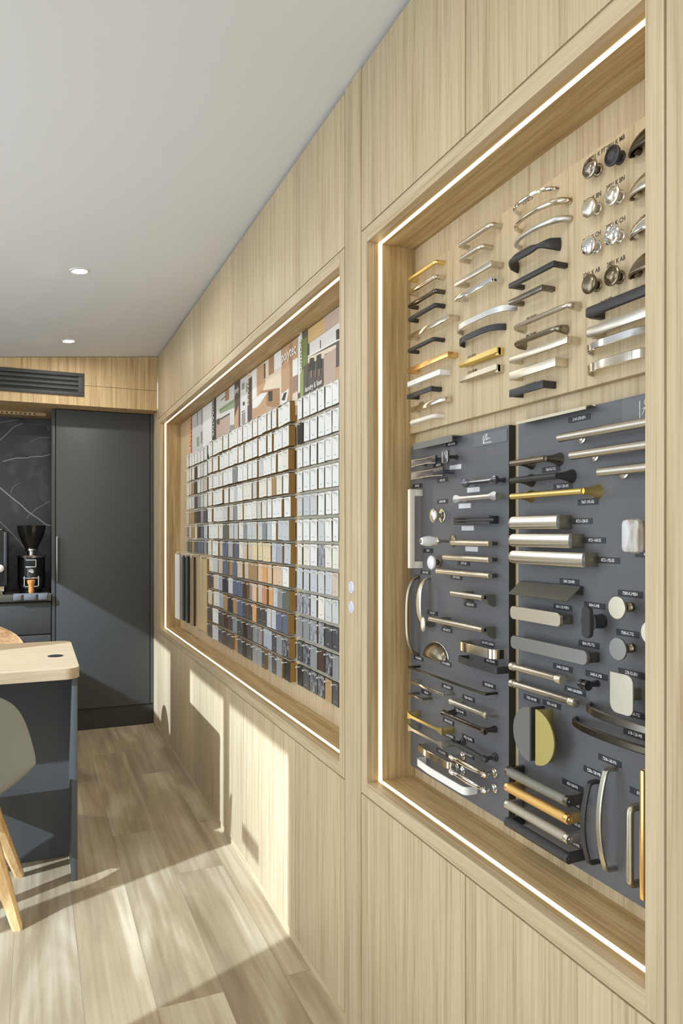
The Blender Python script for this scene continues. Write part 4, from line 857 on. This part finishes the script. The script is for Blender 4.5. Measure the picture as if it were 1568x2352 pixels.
KNOB(XD, 971, 1434, 995, champ, 'upright oval champagne knob seen nearly edge-on at the lower left', 'knobs on the left charcoal board', R=.0165, sa=.55, sb=1.1, thick=.005, base=False, m2=pew)
CUP(XD, 1004, 1507, anti, 'antique brass cup pull with a beaded rim on the left charcoal board', None, Wd=.098, Hh=.031, dep=.02, rope=True)
def STRAP(X, xl, yl, xr, yr, rise, m, lab, hh, flat=.55, g=gl, th=.003):
    """flat strap that leaves the board at the left, runs out and returns at the right"""
    h = H('bar_pull', lab, 'handle', X, xl, yl, xr, yr, None, rise, g); L = h.L
    pts = rp([(-L / 2 + .004, 0, 0), (-L / 2, 0, rise * .8), (-L * .18, 0, rise * 1.02), (L / 2, 0, rise), (L / 2 + .001, 0, 0)], flat * .03, 6)
    h.sweep('grip', pts, rect(th, hh), m); return h
STRAP(XD, 1048, 1484, 1131, 1502, .032, pol, 'wide polished strap handle with a gold-lit curved end above the black strap', .020)
STRAP(XD, 1047, 1514, 1139, 1540, .030, mb, 'angular matt black strap handle under the wide polished strap', .014, flat=.1)
D(XD, 937, 1532, 1116, 1595, 1143, brz, 'very long slim dark handle stretching across the left charcoal board', gl, sec='rect', w_=.004, h_=.0045, foot=.010)
D(XD, 940, 1564, 1019, 1596, 1043, pol, 'slim polished handle, middle length of the three slim ones', gl, sec='rect', w_=.004, h_=.0055, foot=.010)
D(XD, 938, 1592, 971, 1608, 993, pew, 'shortest slim handle below the slim polished one', gl, sec='rect', w_=.004, h_=.0045, foot=.010)
def belled(L): return [(.0055, -L / 2), (.0078, -L / 2 + .004), (.0068, -L / 2 + .012), (.0048, -L / 2 + .022), (.0046, 0), (.0048, L / 2 - .022), (.0062, L / 2 - .010), (.0080, L / 2 - .003), (.0055, L / 2)]
def turned(L): return [(.003, -L / 2), (.006, -L / 2 + .002), (.0068, -L / 2 + .006), (.0050, -L / 2 + .009), (.0072, -L / 2 + .012), (.0042, -L / 2 + .018), (.0055, -L / 4), (.0072, 0), (.0055, L / 4), (.0042, L / 2 - .018), (.0072, L / 2 - .012), (.005, L / 2 - .009), (.0068, L / 2 - .006), (.006, L / 2 - .002), (.003, L / 2)]
BAR(XD, 1034, 1609, 1119, 1645, 1143, nick, 'satin nickel handle with swelling ends at the right of the left charcoal board', gl, inset=.008, prof=belled, cone=.0028)
BAR(XD, 1016, 1636, 1116, 1681, 1143, drk, 'black chrome handle with swelling ends beneath the nickel one', gl, inset=.008, prof=belled, cone=.0028)
def WING(xl, yl, xr, yr, xf, m, lab):
    h = H('bar_pull', lab, 'handle', XD, xl, yl, xr, yr, xf, None, gl); L, s = h.L, h.off; n = 20; b = MB(); rs = []
    for i in range(n + 1):
        t = -1 + 2 * i / n; hh = .0032 + .0055 * max(0, (abs(t) - .72) / .28) ** 1.1; rs.append([h.v((t * L / 2, p, q)) for p, q in ((-hh, s - .005), (-hh, s), (hh, s), (hh, s - .005))])
    b.rings(rs, m); b.done('grip', h.e)
    for q in (-1, 1): h.bx('post', q * L / 2 - (.006 if q > 0 else 0), q * L / 2 + (.006 if q < 0 else 0), -.0075, .0075, 0, s - .004, m)
WING(935, 1643, 1014, 1680, 1043, gold, 'yellow gold handle with flared wing ends in the lower left corner area')
WING(936, 1673, 1014, 1709, 1043, nick, 'satin nickel handle with flared wing ends directly under the gold one')
for xl, yl, xr, yr, m, lab in ((1034, 1705, 1118, 1745, mb, 'matt black turned baluster handle on the left charcoal board'), (1034, 1738, 1118, 1781, pol, 'warm polished nickel turned baluster handle, middle of the three'), (1034, 1772, 1118, 1817, chr_, 'bright chrome turned baluster handle, lowest of the three')):
    BAR(XD, xl, yl, xr, yr, xr + 26, m, lab, gl, inset=.010, prof=turned, ring=.0095, post_r=.004)
STRAP(XD, 953, 1725, 1031, 1750, .028, pol, 'polished strap handle bulging outwards above the long white strap', .016, flat=.6)
STRAP(XD, 951, 1759, 1067, 1808, .030, wht, 'long gloss white strap handle in the bottom left corner of the charcoal board', .017, flat=.6)

# ================================================================== right charcoal board
EDGE(XD, 1184, 971, 1345, 935, ssd, 'brushed brass-toned edge pull along the top of the right charcoal board', gr_, .022, .006, curl=True)
for xl, yl, xr, yr, lab in ((1284, 1010, 1590, 946, 'long fluted nickel rod handle, top one of the three running behind the frame'), (1312, 1046, 1590, 1007, 'long grey nickel rod handle, middle one of the three running behind the frame'), (1376, 1085, 1590, 1062, 'pale nickel rod handle, lowest of the three running behind the frame')):
    BAR(XD, xl, yl, xr, yr, None, nick, lab, gr_, r=.0075, post_r=.004, ring=.011, inset=.024, off=.030)
def HORNP(xl, yl, xr, yr, xf, m, lab):
    h = H('bar_pull', lab, 'handle', XD, xl, yl, xr, yr, xf, None, gr_); L, s = h.L, h.off
    pts = rp([(-L / 2, 0, s), (L / 2, 0, s), (L / 2, 0, .0)], .008, 5); h.sweep('grip', [(-L / 2, 0, s), (L / 2 - .004, 0, s)], circ(.0058, 14), m)
    for a in (L / 2 - .006, -L / 2 + .018): h.lathe('horn_post', [(.0125, 0), (.0122, .002), (.0085, s * .35), (.006, s * .75), (.0052, s)], (a, 0, 0), (0, 0, 1), m, 24)
HORNP(1175, 1065, 1256, 1052, 1290, pew, 'short pewter handle with trumpet-shaped posts at the left of the right board')
HORNP(1175, 1105, 1284, 1091, 1318, mb, 'matt black handle with trumpet-shaped posts under the pewter one')
HORNP(1175, 1140, 1343, 1128, 1378, gold, 'long gold handle with trumpet-shaped posts')
def FAT(xl, y, xr, yr, xf, lab):
    h = H('bar_pull', lab, 'handle', XD, xl, y, xr, yr, xf, None, gr_); L, s = h.L, h.off; b = MB()
    pr = [(.0125 * math.cos(a), .004 * math.sin(a)) for a in [math.pi * i / 12 for i in range(13)]]
    rs = []
    for t, k in ((0, .62), (.012, .85), (.04, .97), (.08, 1), (1, 1)):
        rs.append([h.v((-L / 2 + L * t, p[0] * k, s + p[1])) for p in pr + [(-.0125, -.003), (.0125, -.003)]])
    b.rings(rs, ss); b.done('grip', h.e)
    for q in (-1, 1): h.bx('post', q * L / 2 - (.006 if q > 0 else -.008), q * L / 2 + (.014 - .006 if q < 0 else 0), -.0120, .0120, 0, s - .0025, ssd, .001)
FAT(1171, 1200, 1281, 1200, 1313, 'shortest of three broad stainless handles with rounded faces')
FAT(1171, 1241, 1309, 1242, 1342, 'middle one of three broad stainless handles with rounded faces')
FAT(1171, 1279, 1340, 1286, 1373, 'longest of three broad stainless handles with rounded faces')
# tilted dark blade pull
ya, za = onX(1188, 1335, XD - .006); yb, zb = onX(1328, 1347, XD - .006); yc, zc = onX(1308, 1380, XD - .034); yd, zd = onX(1175, 1366, XD - .034)
zt, z0 = (za + zb) / 2, (zc + zd) / 2; y0, y1 = (ya + yd) / 2, (yb + yc) / 2; e = empty('edge_pull', (XD, (y0 + y1) / 2, zt), 'dark grey-green sloping blade pull under the stainless handles', 'handle', gr_)
b = MB(); hw = (y0 - y1) / 2; b.prism([(-.004, hw, 0), (-.007, hw, 0), (-.036, hw, z0 - zt), (-.034, hw, z0 - zt - .001)], (0, -2 * hw, 0), deco); b.done('blade', e); b = MB(); b.box(-.008, 0, -hw, hw, -.014, .001, mb, .0005); b.done('mounting_strip', e)
def PILL(xl, yl, xr, yr, xf, m, lab, m2):
    h = H('bar_pull', lab, 'handle', XD, xl, yl, xr, yr, xf, None, gr_); L, s = h.L, h.off; b = MB(); pr = rrect(-L / 2, L / 2, -.0125, .0125, .009, 5)
    b.rings([[h.v((x, y, s - .006)) for x, y in pr], [h.v((x, y, s - .001)) for x, y in pr], [h.v((x * .995, y * .96, s)) for x, y in pr]], m); b.done('grip', h.e)
    for q in (-1, 1): h.bx('post', q * L / 2 - (.010 if q > 0 else -.004), q * L / 2 + (.014 if q < 0 else 0), -.0085, .0085, 0, s - .005, m2, .002)
PILL(1171, 1407, 1286, 1423, 1315, champ, 'matt champagne paddle handle with rounded corners', pew)
PILL(1172, 1473, 1347, 1513, 1377, greyp, 'longer grey paddle handle with rounded corners below the champagne one', gun)
h = H('round_knob', 'tall matt blue-black paddle knob in the middle of the right charcoal board', 'knob', XD, 1344, 1429, 1344, 1429, 1382, None, 'knobs on the right charcoal board')
b = MB(); pr = rrect(-.0105, .0105, -.0265, .0265, .0095, 6); s = h.off
b.rings([[h.v((x, y, s - .007)) for x, y in pr], [h.v((x, y, s - .002)) for x, y in pr], [h.v((x * .9, y * .97, s)) for x, y in pr]], mb); b.done('head', h.e)
h.lathe('stem', [(.0125, 0), (.0115, s * .3), (.0115, s * .6), (.018, s - .006)], (0, 0, 0), (0, 0, 1), mb, 24, 1, 1)
gk2 = 'knobs on the right charcoal board'
KNOB(XD, 1415, 1396, 1451, champ, 'flat champagne disc knob on a ringed stem near the right edge', gk2, R=.0178, smooth='disc', base=False, m2=anti)
KNOB(XD, 1417, 1491, 1453, greyp, 'flat grey disc knob on a ringed stem below the champagne disc', gk2, R=.0178, smooth='disc', base=False, m2=anti)
KNOB(XD, 1492, 1454, 1528, champ, 'pale disc knob mostly hidden by the recess frame', gk2, R=.0178, smooth='disc', base=False, m2=anti)
def ringed(L): return [(.006, -L / 2), (.0082, -L / 2 + .001), (.0082, -L / 2 + .010), (.0058, -L / 2 + .0105), (.0070, -L / 2 + .013), (.0062, -L / 2 + .014), (.0062, L / 2 - .020), (.0078, L / 2 - .016), (.0066, L / 2 - .0135), (.0086, L / 2 - .012), (.0086, L / 2 - .001), (.006, L / 2)]
BAR(XD, 1174, 1532, 1293, 1560, 1314, champ, 'shorter brass-nickel rod handle with thick banded ends', gr_, prof=ringed, inset=.010, post_r=.004)
BAR(XD, 1174, 1570, 1324, 1613, 1344, nick, 'longer nickel rod handle with thick banded ends below the shorter one', gr_, prof=ringed, inset=.010, post_r=.004)
h = H('round_knob', 'small glossy black barrel knob in the middle of the right charcoal board', 'knob', XD, 1343, 1573, 1343, 1573, 1372, None, gk2); s = h.off
h.lathe('head', [(.006, -.010), (.0085, -.009), (.0085, -.003), (.0068, -.002), (.0068, .001), (.0085, .002), (.0085, .009), (.006, .010)], (0, 0, s), (1, 0, 0), gloss, 24); h.lathe('stem', [(.006, 0), (.0045, s * .5), (.0055, s - .004)], (0, 0, 0), (0, 0, 1), gloss, 18)
h = H('round_knob', 'large rounded square shell-patterned knob at the right edge of the board', 'knob', XD, 1448, 1231, 1448, 1231, 1492, None, gk2); s = h.off
h.bx('head', -.019, .019, -.0265, .0265, s - .014, s + .004, horn, .0085); h.lathe('base_plate', [(.016, 0), (.016, .002), (.012, .004), (.012, .010), (.015, .012), (.015, s - .012)], (0, 0, 0), (0, 0, 1), sbras, 28)
h = H('round_knob', 'square pale brass plate knob with two rounded lower corners at the right', 'knob', XD, 1426, 1594, 1426, 1594, 1468, None, gk2); s = h.off; b = MB()
pr = [(-.0235, .031)] + [(.0235 - .012 + .012 * math.cos(a), .031 - .012 + .012 * math.sin(a)) for a in [math.pi / 2 - math.pi / 2 * i / 6 for i in range(7)]] + [(.0235 - .012 + .012 * math.cos(a), -.031 + .012 + .012 * math.sin(a)) for a in [-math.pi / 2 * i / 6 for i in range(7)]] + [(-.0235 + .014 + .014 * math.cos(a), -.031 + .014 + .014 * math.sin(a)) for a in [-math.pi / 2 - math.pi / 2 * i / 6 for i in range(7)]]
b.rings([[h.v((x, y, s - .003)) for x, y in pr], [h.v((x, y, s)) for x, y in pr]], champ); b.done('head', h.e, smooth=False); h.bx('stem', -.004, .004, -.012, .006, 0, s - .002, ssd, .001)
BOW(XD, 1357, 1638, 1600, 1676, .034, gun, 'thick pewter bow handle near the right edge, upper one of two', gr_, rect(.006, .014, .002), 2.4)
BOW(XD, 1324, 1669, 1590, 1724, .034, brz, 'thick black bow handle near the right edge, lower one of two', gr_, rect(.006, .013, .002), 2.4)
gunl = mat('light_pewter', (178, 174, 160), .34, 1.0)
def VB(xl, yl, xr, yr, rise, m, lab):
    h = H('bow_pull', lab, 'handle', XD, xl, yl, xr, yr, None, rise, gr_, True); L = h.L
    pts = [(-L / 2, 0, 0), (-L / 2, 0, rise * .72)] + [(L / 2 * .96 * t, 0, rise * (1.0 + .62 * (1 - t * t))) for t in [-1 + i / 8 for i in range(17)]] + [(L / 2, 0, rise * .72), (L / 2, 0, 0)]
    h.sweep('grip', pts, rect(.006, .010, .0015), m)
def MOON(xe, y0, y1, xb, m, lab, side, m2, off):
    X1 = XD - off; ye, zt = onX(xe, y0, X1); _, zb = onX(xe, y1, X1); yb, _ = onX(xb, (y0 + y1) / 2, X1); hw = ye - yb; zc = (zt + zb) / 2; R = (zt - zb) / 2
    e = empty('half_moon_handle', (XD, ye, zc), lab, 'handle', 'half moon handles'); b = MB(); n = 28
    pr = [(ye - (ye + hw * -math.sin(math.pi * i / n)), R * math.cos(math.pi * i / n)) for i in range(n + 1)]
    b.rings([[Vector((-off + x0, -p[0], p[1])) for p in pr] for x0 in (0, .003)], m); b.done('half_disc', e)
    b = MB(); sgn = 1 if hw > 0 else -1; b.box(-off + .003, 0, min(0, -sgn * .006), max(0, -sgn * .006), -R * .98, R * .98, m2, .0005); b.done('web', e)
MOON(1216, 1625, 1750, 1178, plate, 'dark grey half-moon handle, left half of the split circle', -1, mb, .034)
MOON(1229, 1629, 1756, 1272, sbras, 'yellow brass half-moon handle, right half of the split circle', 1, sbras, .034)
def KNURL(xl, yl, xr, yr, xf, m, m2, lab):
    h = H('bar_pull', lab, 'handle', XD, xl, yl, xr, yr, xf, None, gr_); L, s = h.L, h.off; r = .0092
    h.lathe('knurled_grip', [(r, -L / 2 + .009), (r, L / 2 - .009)], (0, 0, s), (1, 0, 0), m, 28)
    for q in (-1, 1):
        h.lathe('end_cap', [(r * .9, q * (L / 2 - .0092)), (r * .98, q * (L / 2 - .0085)), (r, q * (L / 2 - .001)), (r * .92, q * L / 2), (r * .5, q * L / 2), (r * .45, q * (L / 2 - .001)), (r * .3, q * (L / 2 - .001)), (r * .2, q * L / 2)], (0, 0, s), (1, 0, 0), m2, 28)
        h.bx('post', q * L / 2 - (.009 if q > 0 else -.001), q * L / 2 + (.009 if q < 0 else -.001), -.0085, .0085, 0, s - .003, m2, .001)
KNURL(1165, 1772, 1309, 1841, 1345, knurl, gun, 'grey knurled bar handle, top one of four stacked knurled bars')
KNURL(1165, 1806, 1309, 1884, 1343, knurlg, cop, 'orange gold knurled bar handle, second of the four knurled bars')
KNURL(1165, 1849, 1309, 1926, 1343, knurln, nick, 'pale nickel knurled bar handle, third of the four knurled bars')
KNURL(1165, 1887, 1309, 1973, 1345, knurlb, mb, 'black knurled bar handle, lowest of the four knurled bars')
VB(1352, 1798, 1352, 1983, .020, mb, 'upright matt black bow handle beside the knurled bars')
VB(1389, 1768, 1391, 2000, .022, gunl, 'taller upright nickel bow handle right of the black one')
D(XD, 1446, 1848, 1446, 2042, None, gunl, 'upright bent-tube pewter handle near the bottom right corner', gr_, r=.006, corner=.010, off=.023, vert=True)
D(XD, 1476, 1768, 1476, 2068, None, cop, 'tall upright orange gold handle half hidden by the recess frame', gr_, sec='soft', w_=.008, h_=.010, foot=.010, off=.026, vert=True)
